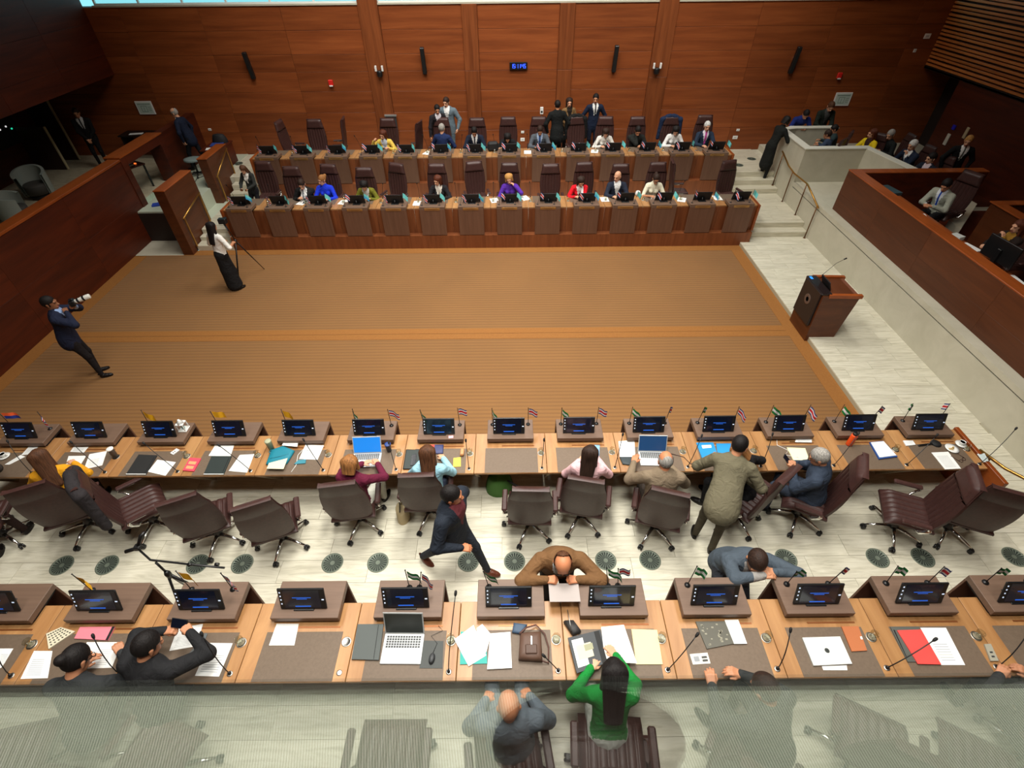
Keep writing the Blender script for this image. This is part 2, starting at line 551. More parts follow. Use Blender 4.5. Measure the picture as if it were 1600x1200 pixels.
b = MB(); b.box(-9.59, -8.29, 12.43, 13.3, -.05, .008); struct('floor_left_passage', b, WSTONE)
# upper wall and soffit over the alcove
wu = MB(); wu.box(-11.9, -11.6, -3, YW, 3.2, CEIL)
wlu = struct('wall_left_upper', wu, mat('wall_backing', S(40, 20, 10), .8))
for i, (a, c) in enumerate(zip((3, 6, 8.6, 11.2, 13.6, 15.8), (6, 8.6, 11.2, 13.6, 15.8, YW))):
    for z0, z1 in ((3.2, 3.72), (3.72, 4.5), (4.5, 5.4), (5.4, 6.6)):
        q = MB(); q.cbox(-.02, .02, -(c - a) / 2 + .002, (c - a) / 2 - .002, -(z1 - z0) / 2 + .002, (z1 - z0) / 2 - .002, .003)
        q.build('wood_panel', DARKW, wlu, (-11.595, (a + c) / 2, (z0 + z1) / 2))
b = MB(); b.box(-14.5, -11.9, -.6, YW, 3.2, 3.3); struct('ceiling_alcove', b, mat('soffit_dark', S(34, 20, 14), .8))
b = MB(); b.box(-14.7, -14.5, -.6, YW, .7, 3.3); struct('wall_alcove', b, DARKW)
# half-open dark doors on the alcove wall
for (y0, x1, h, n) in ((16.55, -13.55, 1.25, 2), (17.45, -13.75, 1.9, 3)):
    q = MB(); q.box(-14.5, x1, y0, y0 + .05, .86, .86 + h)
    d = struct('door_%d' % n, q, mat('dark_door', S(52, 34, 22), .5))
    q = MB(); q.box(x1, x1 + .03, y0 - .01, y0 + .06, .86, .86 + h); q.build('edge_strip', mat('pale_edge', S(188, 176, 140), .5), d)

# partitions with brass rails on the left stairs
def partition(n, x0, x1, y0, y1, z0, z1):
    q = MB(); q.cbox(x0, x1, y0, y1, z0, z1 - .03, .006)
    w = struct('wall_partition_%d' % n, q, SIDEP)
    q = MB(); q.cbox(x0 - .01, x1 + .01, y0 - .01, y1 + .01, z1 - .03, z1, .006); q.build('cap', CAPW, w)
    return w
partition(1, -8.29, -8.02, 12.45, 13.87, 0, 1.74)
partition(2, -8.38, -8.11, 14.95, 16.27, ZC, 1.67)
def rail_loop(label, x, y0, y1, za0, za1, h):
    t = thing('handrail', label, 'handrail', (x, y0, za0))
    q = MB(); q.tube([(0, -.02, h), (0, y1 - y0, h + za1 - za0)], .022, 8); q.build('rail', BRASS, t)
    for yy, zz in ((.04, 0), (y1 - y0 - .05, za1 - za0)):
        q = MB(); q.box(-.012, .012, yy - .02, yy + .02, zz, zz + h); q.build('post', BRASS, t)
rail_loop('brass handrail on the nearer wooden partition by the left stairs', -7.96, 12.62, 13.75, .149, ZC + .012, .80)
rail_loop('brass handrail on the farther wooden partition by the left stairs', -8.05, 15.05, 16.15, ZC + .012, ZD + .012, .74)

# right: white wall with groove, platform, booth, wooden box, slatted upper wall
b = MB(); b.box(8.66, 8.9, -.6, 14.55, 0, .862); b.box(8.66, 8.9, -.6, 14.55, .89, 1.0); b.box(8.69, 8.9, -.6, 14.55, .86, .9, 1)
struct('wall_right', b, [WSTONE, BLACKM])
b = MB(); b.box(8.9, 14.2, -.6, YW, .8, .998); struct('floor_right_platform', b, WSTONE)
booth = MB()
for poly in ([(8.66, 14.55), (8.82, 14.71), (8.82, 16.3), (8.66, 16.3)], [(8.66, 14.55), (10.32, 14.55), (10.25, 14.71), (8.82, 14.71)], [(10.32, 14.55), (10.62, 12.75), (10.78, 12.78), (10.45, 14.71), (10.25, 14.71)],
             [(8.66, 16.3), (8.82, 16.3), (9.2, 16.42), (9.2, 16.58), (9.1, 16.58)], [(9.2, 16.42), (10.45, 16.42), (10.45, 16.58), (9.2, 16.58)]):
    booth.prism(poly, .3, 1.89)
bo = struct('wall_booth', booth, WSTONE, label='white angular parapet of the side booth')
q = MB()
for poly in ([(8.64, 14.53), (8.86, 14.75), (8.86, 16.3), (8.64, 16.3)], [(8.64, 14.53), (10.34, 14.53), (10.25, 14.75), (8.86, 14.75)], [(10.34, 14.53), (10.60, 12.75), (10.84, 12.78), (10.47, 14.75), (10.25, 14.75)], [(8.64, 16.3), (8.86, 16.3), (9.2, 16.40), (9.2, 16.62), (9.08, 16.62)], [(9.2, 16.40), (10.47, 16.40), (10.47, 16.62), (9.2, 16.62)]):
    q.prism(poly, 1.89, 1.915)
q.build('coping', mat('coping_white', S(226, 224, 210), .4), bo)
wr = MB(); wr.box(8.93, 9.12, -.6, 12.73, 1.0, 1.97); wr.box(9.12, 12.2, 12.53, 12.73, 1.0, 1.97)
wrb = struct('wall_right_parapet', wr, mat('wall_backing', S(40, 20, 10), .8))
ys = [-.6, 1.4, 3.4, 5.4, 7.4, 9.4, 11.1, 12.73]
for a, c in zip(ys[:-1], ys[1:]):
    for z0, z1 in ((1.0, 1.42), (1.42, 1.97)):
        q = MB(); q.cbox(-.02, .02, -(c - a) / 2 + .001, (c - a) / 2 - .001, -(z1 - z0) / 2 + .001, (z1 - z0) / 2 - .001, .002)
        q.build('wood_panel', SIDEP, wrb, (8.92, (a + c) / 2, (z0 + z1) / 2))
q = MB(); q.cbox(8.9, 9.17, -.6, 12.75, 1.97, 2.0, .006); q.cbox(9.17, 12.22, 12.5, 12.75, 1.97, 2.0, .006); q.build('cap', CAPW, wrb)
q = MB(); q.box(9.12, 12.2, 12.5, 12.53, 1.0, 1.97); q.build('inner_panel', DARKW, wrb)
b = MB(); b.box(9.2, 13.26, -.6, 12.5, .99, 1.01); struct('floor_right_box', b, DARKW)
b = MB(); b.box(13.26, 13.4, -.6, 16.25, .9, 3.2); struct('wall_right_lower', b, DARKW)
b = MB(); b.box(10.95, 13.26, 12.75, 16.25, .99, 1.004); struct('floor_right_seats', b, DARKW)
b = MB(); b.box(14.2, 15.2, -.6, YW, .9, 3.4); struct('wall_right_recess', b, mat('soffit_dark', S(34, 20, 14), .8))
ws = MB(); ws.box(13.32, 13.6, -3, YW, 3.22, CEIL)
wsl = struct('wall_right_upper', ws, mat('slat_backing', S(46, 18, 10), .8))
SLAT = grain('slat_wood', S(186, 106, 50), S(222, 138, 72), (6, .5, 6), .42, .12)
zz = 3.20; k = 0
while zz < 6.6:
    for (a, c) in ((4, 10.5), (10.5, 14.3), (14.3, YW)):
        q = MB(); q.cbox(-.045, .045, -(c - a) / 2, (c - a) / 2, -.027, .027, .004)
        q.build('slat', SLAT, wsl, (13.285, (a + c) / 2, zz))
    zz += .082 + (.012 * ((k * 7) % 3)); k += 1
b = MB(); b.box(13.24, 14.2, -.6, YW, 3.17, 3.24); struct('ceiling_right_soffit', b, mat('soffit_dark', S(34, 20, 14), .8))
# ceiling with light panels, wall behind the gallery
b = MB(); b.box(-15, 15.2, -3.2, YW + .4, CEIL, CEIL + .2); struct('ceiling', b, mat('ceiling_white', S(170, 160, 145), .8))
b = MB(); b.box(-15, 15.2, -3.4, -3.2, 0, CEIL); struct('wall_front', b, DARKW)
b = MB(); b.box(-15, 15.2, -.8, -.6, 0, 4.6); struct('wall_front_lower', b, DARKW)

# ------------------------------------------------------------------ desks
ROWS = {'A': (1.556, ZA, 1, 'nearest row'), 'B': (4.255, ZB, 1, 'second row'), 'C': (13.59, ZC, -1, 'third row'), 'D': (16.07, ZD, -1, 'back row')}

def bay(row, k, x, y, z):
    """bay-local to world: x to the right as the sitter sees it, y from the seat edge towards the console"""
    Y0, zf, s, _ = ROWS[row]
    return (k - 6.5 + s * x, Y0 + s * y, zf + z)

def make_desk():
    t = thing('desk_unit', 'x', 'desk')
    q = MB(); q.cbox(-.497, .497, 0, .72, TH - .035, TH, .004); q.build('worktop', DESKW, t)
    q = MB(); q.cbox(-.355, .38, .004, .44, TH - .002, TH + .0025, .001); q.build('desk_mat', MATL, t)
    q = MB(); q.cbox(-.33, .33, .525, .90, TH + .035, TH + .105, .004); c = q.build('console', CONS, t)
    q = MB(); q.box(-.31, .31, .56, .88, TH, TH + .035); q.build('console_gap_fill', BLACKM, c)  # black block in the gap under the console, shade put into its colour
    q = MB(); q.box(-.12, .34, .475, .49, TH - .001, TH + .004); q.build('pen_rail', mat('rail_copper', S(150, 92, 52), .35, .5), t)
    q = MB(); q.cbox(-.33, .33, .875, .90, .02, TH + .035, .004); q.build('modesty_panel', PANELB, t)
    q = MB(); q.cbox(-.498, .498, .70, .72, 0, TH - .035, .003); q.build('recessed_front', DESKF, t)
    q = MB(); q.cbox(-.20, .20, .899, .907, TH + .012, TH + .075, .002); n = q.build('nameplate', GOLDP, t)
    q = MB(); q.box(-.15, .15, .9065, .908, TH + .046, TH + .056); q.box(-.10, .10, .9065, .908, TH + .028, TH + .034); q.build('engraving', mat('engraving', S(92, 64, 34), .6), n)
    q = MB(); q.lathe([(.026, 0), (.026, .004), (.018, .005)], 14, (.43, .075, TH)); q.build('microphone_socket', STEEL, t)
    q = MB(); q.lathe([(.047, .0), (.047, .002), (.038, .003), (.036, .001)], 18, (.43, .345, TH)); q.build('cup_ring', STEEL, t)
    M = Matrix.Translation((-.47, .03, TH - .04)) @ Matrix.Rotation(R(34), 4, 'X')
    q = MB(); q.cbox(-.025, .025, -.02, .03, -.74, 0, .004, 0, M); q.build('support_leg', mat('leg_beige', S(150, 136, 112), .4, .3), t)
    return t

proto = make_desk()
first = True
def ordl(i, n):
    if i < 7 or n < 8:
        return ORD[i] + ' from left'
    return ('rightmost' if i == n - 1 else ORD[n - 1 - i] + ' from right')
SPAN = {'A': (0, 13), 'B': (0, 13), 'C': (0, 13), 'D': (0, 13)}
def pos(row, k):
    a, c = SPAN[row]
    return ordl(k - a, c - a + 1)
for row in 'ABCD':
    Y0, zf, s, rn = ROWS[row]
    for k in range(SPAN[row][0], SPAN[row][1] + 1):
        d = proto if first else dup(proto)
        first = False
        d.location = (k - 6.5, Y0, zf)
        d.rotation_euler.z = 0 if s > 0 else math.pi
        tag(d, 'wooden desk unit with raised console, %s in the %s' % (pos(row, k), rn), 'desk', 'desk units in four rows')

# desk end panels
def end_panel(label, x, row, y0, y1):
    Y0, zf, s, rn = ROWS[row]
    q = MB(); q.cbox(-.03, .03, min(y0, y1), max(y0, y1), 0, TH + .012, .006)
    q.build('desk_end_panel', CAPW, None, (x, Y0, zf), 0, label=label, cat='panel')
end_panel('orange-brown wooden end board at the right of the second row', 7.06, 'B', -.26, .76)
for row, nm in (('C', 'third'), ('D', 'back')):
    for x, sd in ((-7.03, 'left'), (7.03, 'right')):
        end_panel('brown wooden end board at the %s of the %s row' % (sd, nm), x, row, -.78, .1)

# ------------------------------------------------------------------ monitors
def make_monitor():
    t = thing('monitor', 'x', 'monitor')
    tl = R(-20)
    M = Matrix.Rotation(tl, 4, 'X')
    q = MB(); q.cbox(-.225, .225, -.008, .012, .01, .26, .005, 0, M); c = q.build('casing', BLACK, t)
    q = MB(); q.box(-.175, .175, -.0095, -.0075, .025, .245, 0, M); d = q.build('display', SCREEN, t)
    q = MB()
    q.box(-.09, .09, -.0112, -.0098, .150, .157, 0, M); q.box(-.05, .05, -.0112, -.0098, .134, .140, 0, M); q.box(-.075, .075, -.0112, -.0098, .040, .052, 0, M)
    q.build('screen_text', BLUEL, d)
    q = MB()
    for zz in (.07, .12, .165, .21):
        q.box(-.208, -.196, -.010, -.008, zz, zz + .014, 0, M)
    q.box(.190, .212, -.010, -.008, .12, .132, 0, M)
    q.build('button', WHITEL, c)
    q = MB(); q.cbox(-.10, .10, -.02, .13, 0, .012, .004); q.tube([(0, .09, .01), (0, .05, .10)], .02, 8); q.build('stand', BLACK, t)
    return t
mon0 = make_monitor(); fm = True
for row in 'ABCD':
    Y0, zf, s, rn = ROWS[row]
    for k in range(SPAN[row][0], SPAN[row][1] + 1):
        d = mon0 if fm else dup(mon0)
        fm = False
        p = bay(row, k, -.02, .615, TH + .105)
        d.location = p
        d.rotation_euler.z = (0 if s > 0 else math.pi)
        tag(d, 'black touch screen on the console %s in the %s' % (pos(row, k), rn), 'monitor', 'screens on the desk consoles')

# ------------------------------------------------------------------ flags
FM = {'white': mat('flag_white', S(238, 238, 236), .8), 'red': mat('flag_red', S(206, 32, 48), .8), 'blue': mat('flag_blue', S(28, 48, 130), .8), 'green': mat('flag_green', S(20, 128, 62), .8),
      'turq': mat('flag_turquoise', S(116, 218, 220), .8), 'cyan': mat('flag_sky', S(70, 176, 226), .8), 'yellow': mat('flag_yellow', S(240, 176, 20), .8), 'orange': mat('flag_orange', S(226, 90, 40), .8)}
def flag_mesh(stripes, seed):
    rnd = random.Random(seed)
    a = rnd.uniform(0, 6.3)
    q = MB()
    n = sum(w for _, w in stripes)
    z = .13
    H = .115
    for mi, (c, w) in enumerate(stripes):
        h = H * w / n
        def fn(u, v, z=z, h=h):
            zz = z + h * v
            return (.012 + .15 * u * .86, .022 * math.sin(u * 7 + a) * u, zz + .075 - .10 * u ** 1.3)
        q.sheet(fn, 8, 2, mi)
        q.sheet(lambda u, v, fn=fn: tuple(np.array(fn(1 - u, v)) + np.array((0, .0012, 0))), 8, 2, mi)
        z += h
    return q.mesh('flag_cloth', [FM[c] for c, _ in stripes])
FLAGS = {'tricolour': [('blue', 1), ('white', 1), ('red', 2), ('white', 1), ('blue', 1)], 'green': [('green', 1), ('white', 1), ('green', 1)], 'turq': [('turq', 1)], 'sky': [('cyan', 1), ('turq', 1)], 'yellow': [('yellow', 1)], 'mixed': [('blue', 1), ('orange', 1)]}
FMESH = {k: [flag_mesh(v, i * 9 + j) for j in range(3)] for i, (k, v) in enumerate(FLAGS.items())}
q = MB(); q.lathe([(.03, 0), (.03, .008), (.012, .014), (.006, .02)], 12); FBASE = q.mesh('flag_base', BLACK)
q = MB(); q.tube([(0, 0, .015), (0, 0, .33)], .0045, 6); q.lathe([(0, .345), (.008, .338), (0, .33)], 8); FPOLE = q.mesh('flag_pole', BLACK)
FN = {'tricolour': ('red, white and blue', 'small striped flags'), 'green': ('green and white', 'small green and white flags'), 'turq': ('turquoise', 'small turquoise flags'), 'sky': ('sky blue', 'small turquoise flags'), 'yellow': ('yellow', 'small yellow flags'), 'mixed': ('orange and blue', 'other small flags')}
def flag(row, k, x, kind, y=.70, rz=None, lean=0):
    Y0, zf, s, rn = ROWS[row]
    c, g = FN[kind]
    t = thing('desk_flag', 'small %s flag on the console %s in the %s' % (c, pos(row, k), rn), 'flag', bay(row, k, x, y, TH + .105), 0, g)
    t.rotation_euler = (R(random.uniform(-5, 5)), R(lean), R(random.uniform(-60, 60) if rz is None else rz))
    O('flag_base', FBASE, t); O('pole', FPOLE, t); O('cloth', FMESH[kind][random.randrange(3)], t)
for k in range(14):
    for row in 'CD':
        # the sitters' right is the picture's left
        flag(row, k, .27, 'tricolour', .80, random.uniform(-40, 40), 14)
        flag(row, k, -.24 + .1 * random.random(), 'turq' if (k + (row == 'D')) % 3 else 'sky', .80, random.uniform(-40, 40), 8)
for k, L, Rr_ in ((0, 'mixed', 'tricolour'), (2, 'yellow', None), (3, 'yellow', None), (4, 'yellow', None), (5, 'green', 'tricolour'), (6, 'green', 'tricolour'), (7, 'green', 'tricolour'), (8, 'green', 'tricolour'), (9, 'green', 'tricolour'), (10, 'green', 'tricolour'), (11, 'green', 'tricolour'), (12, 'green', 'tricolour'), (13, 'green', 'tricolour')):
    flag('B', k, -.26, L, .80)
    if Rr_: flag('B', k, .26, Rr_, .80)
for k, L, Rr_ in ((2, 'yellow', None), (3, 'yellow', None), (4, 'yellow', 'tricolour'), (6, 'green', 'tricolour'), (7, 'green', None), (8, 'green', 'tricolour'), (9, 'green', None), (10, 'green', 'tricolour'), (11, 'green', 'tricolour'), (12, 'green', 'tricolour')):
    xl, xr = (-.02, .08) if k in (6, 8) else (-.22, .2)
    flag('A', k, xl, L, .82, random.uniform(-30, 30), random.uniform(-12, 12))
    if Rr_: flag('A', k, xr, Rr_, .82, random.uniform(-30, 30), random.uniform(-12, 12))

# ------------------------------------------------------------------ gooseneck microphones and glasses
def mic(row, k, tip=(-.12, .16, .42)):
    Y0, zf, s, rn = ROWS[row]
    t = thing('gooseneck_microphone', 'thin black gooseneck microphone at the desk %s in the %s' % (pos(row, k), rn), 'microphone', bay(row, k, .43, .075, TH + .004), 0 if s > 0 else math.pi, 'gooseneck microphones')
    tx, ty, tz = tip
    pts = [(tx * u ** 1.3, ty * u ** 1.6, tz * (1.15 * u - .15 * u * u)) for u in (0, .15, .35, .55, .75, .9, 1)]
    q = MB(); q.lathe([(.016, 0), (.016, .012), (.008, .03)], 10); q.build('socket', BLACK, t)
    q = MB(); q.tube(pts, .0048, 6); q.build('neck', BLACK, t)
    e, f = Vector(pts[-1]), (Vector(pts[-1]) - Vector(pts[-2])).normalized()
    q = MB(); q.tube([e - f * .005, e + f * .012, e + f * .035, e + f * .045], [.008, .013, .013, .006], 10); q.build('capsule', BLACKM, t)
TB = {1: (-.3, .16, .42), 2: (-.33, .15, .40), 0: (-.2, .2, .4), 3: (-.3, .1, .4), 4: (-.2, .18, .4), 5: (-.08, .2, .3), 6: (-.02, .12, .42), 7: (.02, .12, .42), 8: (.08, .2, .42), 9: (.16, .22, .36), 10: (.1, .2, .4), 11: (.25, .2, .4), 12: (.33, .2, .36), 13: (.35, .22, .45)}
TA = {2: (.0, .2, .45), 3: (-.1, .16, .42), 4: (-.13, .16, .45), 5: None, 6: (.08, .42, .62), 7: (-.12, .06, .16), 8: (.22, .16, .34), 9: (.06, .18, .36), 10: (.33, .12, .3), 11: (.2, .2, .4)}
for k in range(14):
    mic('B', k, TB[k])
    mic('C', k, (random.uniform(-.1, .1), .1, .42)); mic('D', k, (random.uniform(-.1, .1), .1, .42))
for k, v in TA.items():
    if v: mic('A', k, v)
q = MB(); q.lathe([(.0, .004), (.03, .004), (.036, .075), (.038, .08), (.034, .078), (.03, .012), (0, .012)], 14); TUM = q.mesh('tumbler', glass('tumbler_glass', (.86, .86, .80, 1), .05, 1.6))
q = MB(); q.lathe([(0, 0), (.031, 0), (.033, .012), (.028, .014), (0, .014)], 14); COAST = q.mesh('coaster', mat('glass_base', S(170, 160, 140), .3))
q = MB(); q.lathe([(.0, .045), (.0335, .045)], 14); WAT = q.mesh('water_surface', glass('water', (.9, .92, .9, 1), .02, 1.33))
for row, ks in (('B', (2, 3, 4, 5, 6, 7, 8, 9, 10, 12, 13)), ('A', (2, 4, 6, 7, 8, 9, 10, 11)), ('C', range(14)), ('D', (1, 4, 5, 6, 7, 9, 10, 11, 12))):
    Y0, zf, s, rn = ROWS[row]
    for k in ks:
        t = thing('drinking_glass', 'short water glass on the desk %s in the %s' % (pos(row, k), rn), 'glass', bay(row, k, .43, .345, TH + .002), 0, 'water glasses on the desks')
        O('tumbler', TUM, t); O('base', COAST, t); O('water', WAT, t)

# ------------------------------------------------------------------ executive chairs
def make_chair():
    t = thing('office_chair', 'x', 'chair')
    # five-star base, chrome, casters as sub-parts
    q = MB()
    q.tube([(0, .03, .115), (0, .17, .105), (0, .31, .078)], [.026, .021, .015], 8, flat=.75)
    LEG = q.mesh('base_leg', CHROME)
    q = MB()
    for sx in (-.017, .017):
        M = Matrix.Translation((sx, .325, .03)) @ Matrix.Rotation(R(90), 4, 'Y')
        q.lathe([(.012, -.012), (.028, -.011), (.03, -.004), (.03, .004), (.028, .011), (.012, .012)], 12, (0, 0, 0), 0, M)
    q.box(-.018, .018, .30, .335, .04, .07)
    CAS = q.mesh('caster', BLACK)
    for i in range(5):
        l = O('base_leg', LEG, t, (0, 0, 0), R(72 * i + 14))
        O('caster', CAS, l)
    q = MB(); q.lathe([(.045, .09), (.045, .14), (.03, .16), (.025, .30), (.022, .30), (.022, .40)], 12); q.build('column', mat('column_grey', S(70, 70, 70), .35, .6), t)
    q = MB(); q.cbox(-.10, .10, -.16, .13, .385, .43, .01); q.build('tilt_mechanism', BLACK, t)
    # ribbed seat
    nr = 7
    def rib(u, amp):
        return amp * (abs(math.sin(math.pi * nr * u)) ** .55)
    def seat(u, v):
        x = (u - .5) * .52
        y = -.24 + .50 * v
        ed = min(1, min(u, 1 - u) * 9) * min(1, min(v, 1 - v) * 8)
        z = .455 + .035 * ed ** .5 + rib(u, .022) * ed - .05 * max(0, v - .82) ** 1 / .18 * .8
        return (x, y, z)
    q = MB(); q.sheet(seat, 56, 14)
    q.sheet(lambda u, v: ((.5 - u) * .52, -.24 + .50 * v, .425 + .01 * abs(u - .5) - .05 * max(0, v - .82) / .18 * .8), 8, 8)
    # close the rim
    for (fx) in (0.0, 1.0):
        q.sheet(lambda u, v, fx=fx: ((fx - .5) * .52, (-.24 + .50 * (u if fx else 1 - u)), (.43 + .025 * v) - .05 * max(0, (u if fx else 1 - u) - .82) / .18 * .8), 8, 1)
    q.sheet(lambda u, v: ((.5 - u) * .52, .26, .385 + .035 * v), 8, 1)
    q.sheet(lambda u, v: ((u - .5) * .52, -.24, .43 + .025 * v), 8, 1)
    q.build('seat', LEATH, t)
    # backrest: spine curve, ribbed front, smooth rear
    def spine(v):
        z = .47 + .79 * v
        y = -.225 - .055 * v - .03 * math.sin(v * 2.6) + (.0 if v < .70 else -.10 * (v - .70))
        return y, z
    def wid(v):
        return (.235 + .03 * math.sin(math.pi * min(1, v * 1.25))) * (1 - .16 * max(0, v - .7) / .3)
    VH = .70
    def front(u, v):
        v = v * VH
        y, z = spine(v)
        ed = min(1, min(u, 1 - u) * 9)
        return ((u - .5) * 2 * wid(v), y + .035 + rib(u, .018) * ed - .02 * (1 - ed) + .02 * (2 * abs(u - .5)) ** 2, z)
    def rear(u, v):
        y, z = spine(v)
        return ((.5 - u) * 2 * wid(v), y - .022 + .03 * (2 * abs(u - .5)) ** 3, z)
    q = MB(); q.sheet(front, 56, 14); q.sheet(rear, 16, 18)
    for sd in (0, 1):
        def side(u, v, sd=sd):
            a = Vector(front(1 - sd, min(1, v / VH))) if v <= VH else Vector((wid(v) * (1 if sd == 0 else -1), spine(v)[0] + .035, spine(v)[1]))
            c = Vector(rear(0 if sd == 0 else 1, v))
            return tuple(a.lerp(c, u if sd == 0 else 1 - u))
        q.sheet(side, 2, 18)
    q.sheet(lambda u, v: tuple(Vector(rear(1 - u, 0)).lerp(Vector(front(u, 0)), 1 - v)), 16, 1)
    q.build('backrest', LEATH, t)
    # headrest pad
    def pad(u, v):
        vv = VH - .01 + .31 * v
        y, z = spine(min(vv, 1.0))
        ed = (min(1, min(u, 1 - u) * 8) * min(1, min(v, 1 - v) * 6)) ** .5
        return ((u - .5) * 2 * wid(min(vv, 1)) * 1.02, y + .02 + .055 * ed, z)
    q = MB(); q.sheet(pad, 18, 10)
    q.sheet(lambda u, v: tuple(Vector(rear(u, VH - .01 + .31 * v)) + Vector((0, -.006 * math.sin(math.pi * v), 0))), 12, 8)
    y1, z1 = spine(1)
    q.sheet(lambda u, v: ((u - .5) * 2 * wid(1) * 1.02, y1 - .022 + .03 * (2 * abs(u - .5)) ** 3 * (1 - v) + .044 * (1 - v), z1 + .006 * math.sin(math.pi * v)), 12, 3)
    q.build('headrest', LEATH, t)
    # arms
    for s in (-1, 1):
        q = MB(); q.cbox(-.033, .033, -.15, .16, -.02, .02, .014); q.build('armrest', LEATH, t, (s * .305, 0, .585))
        q = MB()
        q.tube([(s * .25, -.05, .43), (s * .295, -.08, .44), (s * .31, -.12, .50), (s * .31, -.145, .535), (s * .306, -.12, .566), (s * .306, .05, .566)], .014, 8, flat=1.5)
        q.build('arm_bracket', CHROME, t)
    return t
chair0 = make_chair()
CH = [True]
def chair(x, y, z, yaw, label, group='brown leather office chairs'):
    c = chair0 if CH[0] else dup(chair0)
    CH[0] = False
    c.location = (x, y, z)
    c.rotation_euler.z = R(yaw)
    c.scale = (1.08, 1.08, 1.08)
    tag(c, label, 'chair', group)
    return c
# far bank: chairs seen from the front
CX = [(-6.33, 14.18, 180), (-5.42, 13.75, 180), (-4.48, 13.9, 175), (-3.41, 13.62, 180), (-2.70, 13.95, 160), (-1.48, 13.85, 180), (-.40, 14.02, 192), (.51, 13.87, 180), (1.64, 13.76, 182), (2.58, 13.87, 184), (3.52, 13.70, 180), (4.55, 13.80, 180), (5.30, 14.2, 265), (6.60, 13.9, 196)]
for i, (x, y, a) in enumerate(CX):
    chair(x, y, ZC, a, 'high-backed brown leather chair, %s in the third row' % ordl(i, 14))
DX = [(-6.15, 16.6, 262), (-5.43, 16.45, 180), (-4.90, 16.85, 95), (-3.2, 16.48, 180), (-2.5, 16.5, 75), (-1.6, 16.5, 172), (-.47, 16.42, 180), (.48, 16.5, 180), (1.42, 16.48, 180), (2.63, 16.55, 190), (3.43, 16.45, 176), (4.41, 16.38, 180), (5.44, 16.42, 178), (6.48, 16.48, 178)]
for i, (x, y, a) in enumerate(DX):
    chair(x, y, ZD, a, 'high-backed brown leather chair, %s in the back row' % ordl(i, 14))
# second row: chairs seen from behind
BX = [(-6.45, 3.75, 15), (-5.375, 3.908, 25), (-4.48, 3.93, -50), (-3.485, 3.72, 24), (-2.585, 3.653, 22), (-1.594, 3.94, 8), (-.639, 4.064, 2), (.751, 3.844, -2), (1.468, 3.969, -12), (2.452, 3.777, -17), (3.62, 3.95, 38), (4.484, 3.958, 62), (5.707, 3.743, 68), (6.428, 3.716, -24)]
for i, (x, y, a) in enumerate(BX):
    chair(x, y, ZB, a, 'brown leather swivel chair with chrome base, %s behind the second row' % ordl(i, 14))
AX = [(-3.75, 1.05, 12), (-2.55, 1.05, -20), (-.54, 1.04, 0), (.48, .98, 8), (1.36, 1.06, -4), (2.5, .98, -35), (3.62, 1.12, -28), (4.42, .92, -30), (5.2, 1.1, 20)]
for i, (x, y, a) in enumerate(AX):
    chair(x, y, ZA, a, 'brown leather swivel chair, %s of those at the nearest row' % ordl(i, 9))

# ------------------------------------------------------------------ people: smooth continuous bodies grown around a posed skeleton
def surface(prims, h, k=.022, pad=.03):
    """surface nets over the smooth union of tapered limbs; prims: (a, b, ra, rb, flat_dir, flat, label)"""
    lo = np.min([np.minimum(p[0], p[1]) - max(p[2], p[3]) for p in prims], 0) - pad
    hi = np.max([np.maximum(p[0], p[1]) + max(p[2], p[3]) for p in prims], 0) + pad
    n = np.ceil((hi - lo) / h).astype(int) + 2
    D = np.full(n, 1.0, np.float32)
    DM = np.full(n, 1.0, np.float32)
    L = np.zeros(n, np.int8)
    ax = [lo[i] + h * np.arange(n[i]) for i in range(3)]
    for a, b, ra, rb, fd, fl, lab in prims:
        r = max(ra, rb) + .035
        i0 = np.clip(np.floor((np.minimum(a, b) - r - lo) / h).astype(int), 0, n)
        i1 = np.clip(np.ceil((np.maximum(a, b) + r - lo) / h).astype(int) + 1, 0, n)
        sl = tuple(slice(i0[j], i1[j]) for j in range(3))
        X = (ax[0][sl[0]] - a[0])[:, None, None]
        Y = (ax[1][sl[1]] - a[1])[None, :, None]
        Z = (ax[2][sl[2]] - a[2])[None, None, :]
        d = b - a
        dd = float(d @ d)
        if dd < 1e-9:
            t = np.zeros((X + Y + Z).shape)
        else:
            t = np.clip((X * d[0] + Y * d[1] + Z * d[2]) / dd, 0, 1)
        vx, vy, vz = X - t * d[0], Y - t * d[1], Z - t * d[2]
        q = vx * vx + vy * vy + vz * vz
        rr = ra + (rb - ra) * t
        if fd is not None:
            vn = vx * fd[0] + vy * fd[1] + vz * fd[2]
            q = q + vn * vn * (1 / fl ** 2 - 1)
            dist = (np.sqrt(q) - rr) * (fl ** .5)
        else:
            dist = np.sqrt(q) - rr
        dist = dist.astype(np.float32)
        o = D[sl]
        om = DM[sl]
        w = dist < om
        L[sl] = np.where(w, lab, L[sl])
        DM[sl] = np.minimum(om, dist)
        hh = np.maximum(k - np.abs(o - dist), 0) / k
        D[sl] = np.minimum(o, dist) - hh * hh * k * .25
    return nets(D, L, lo, h)

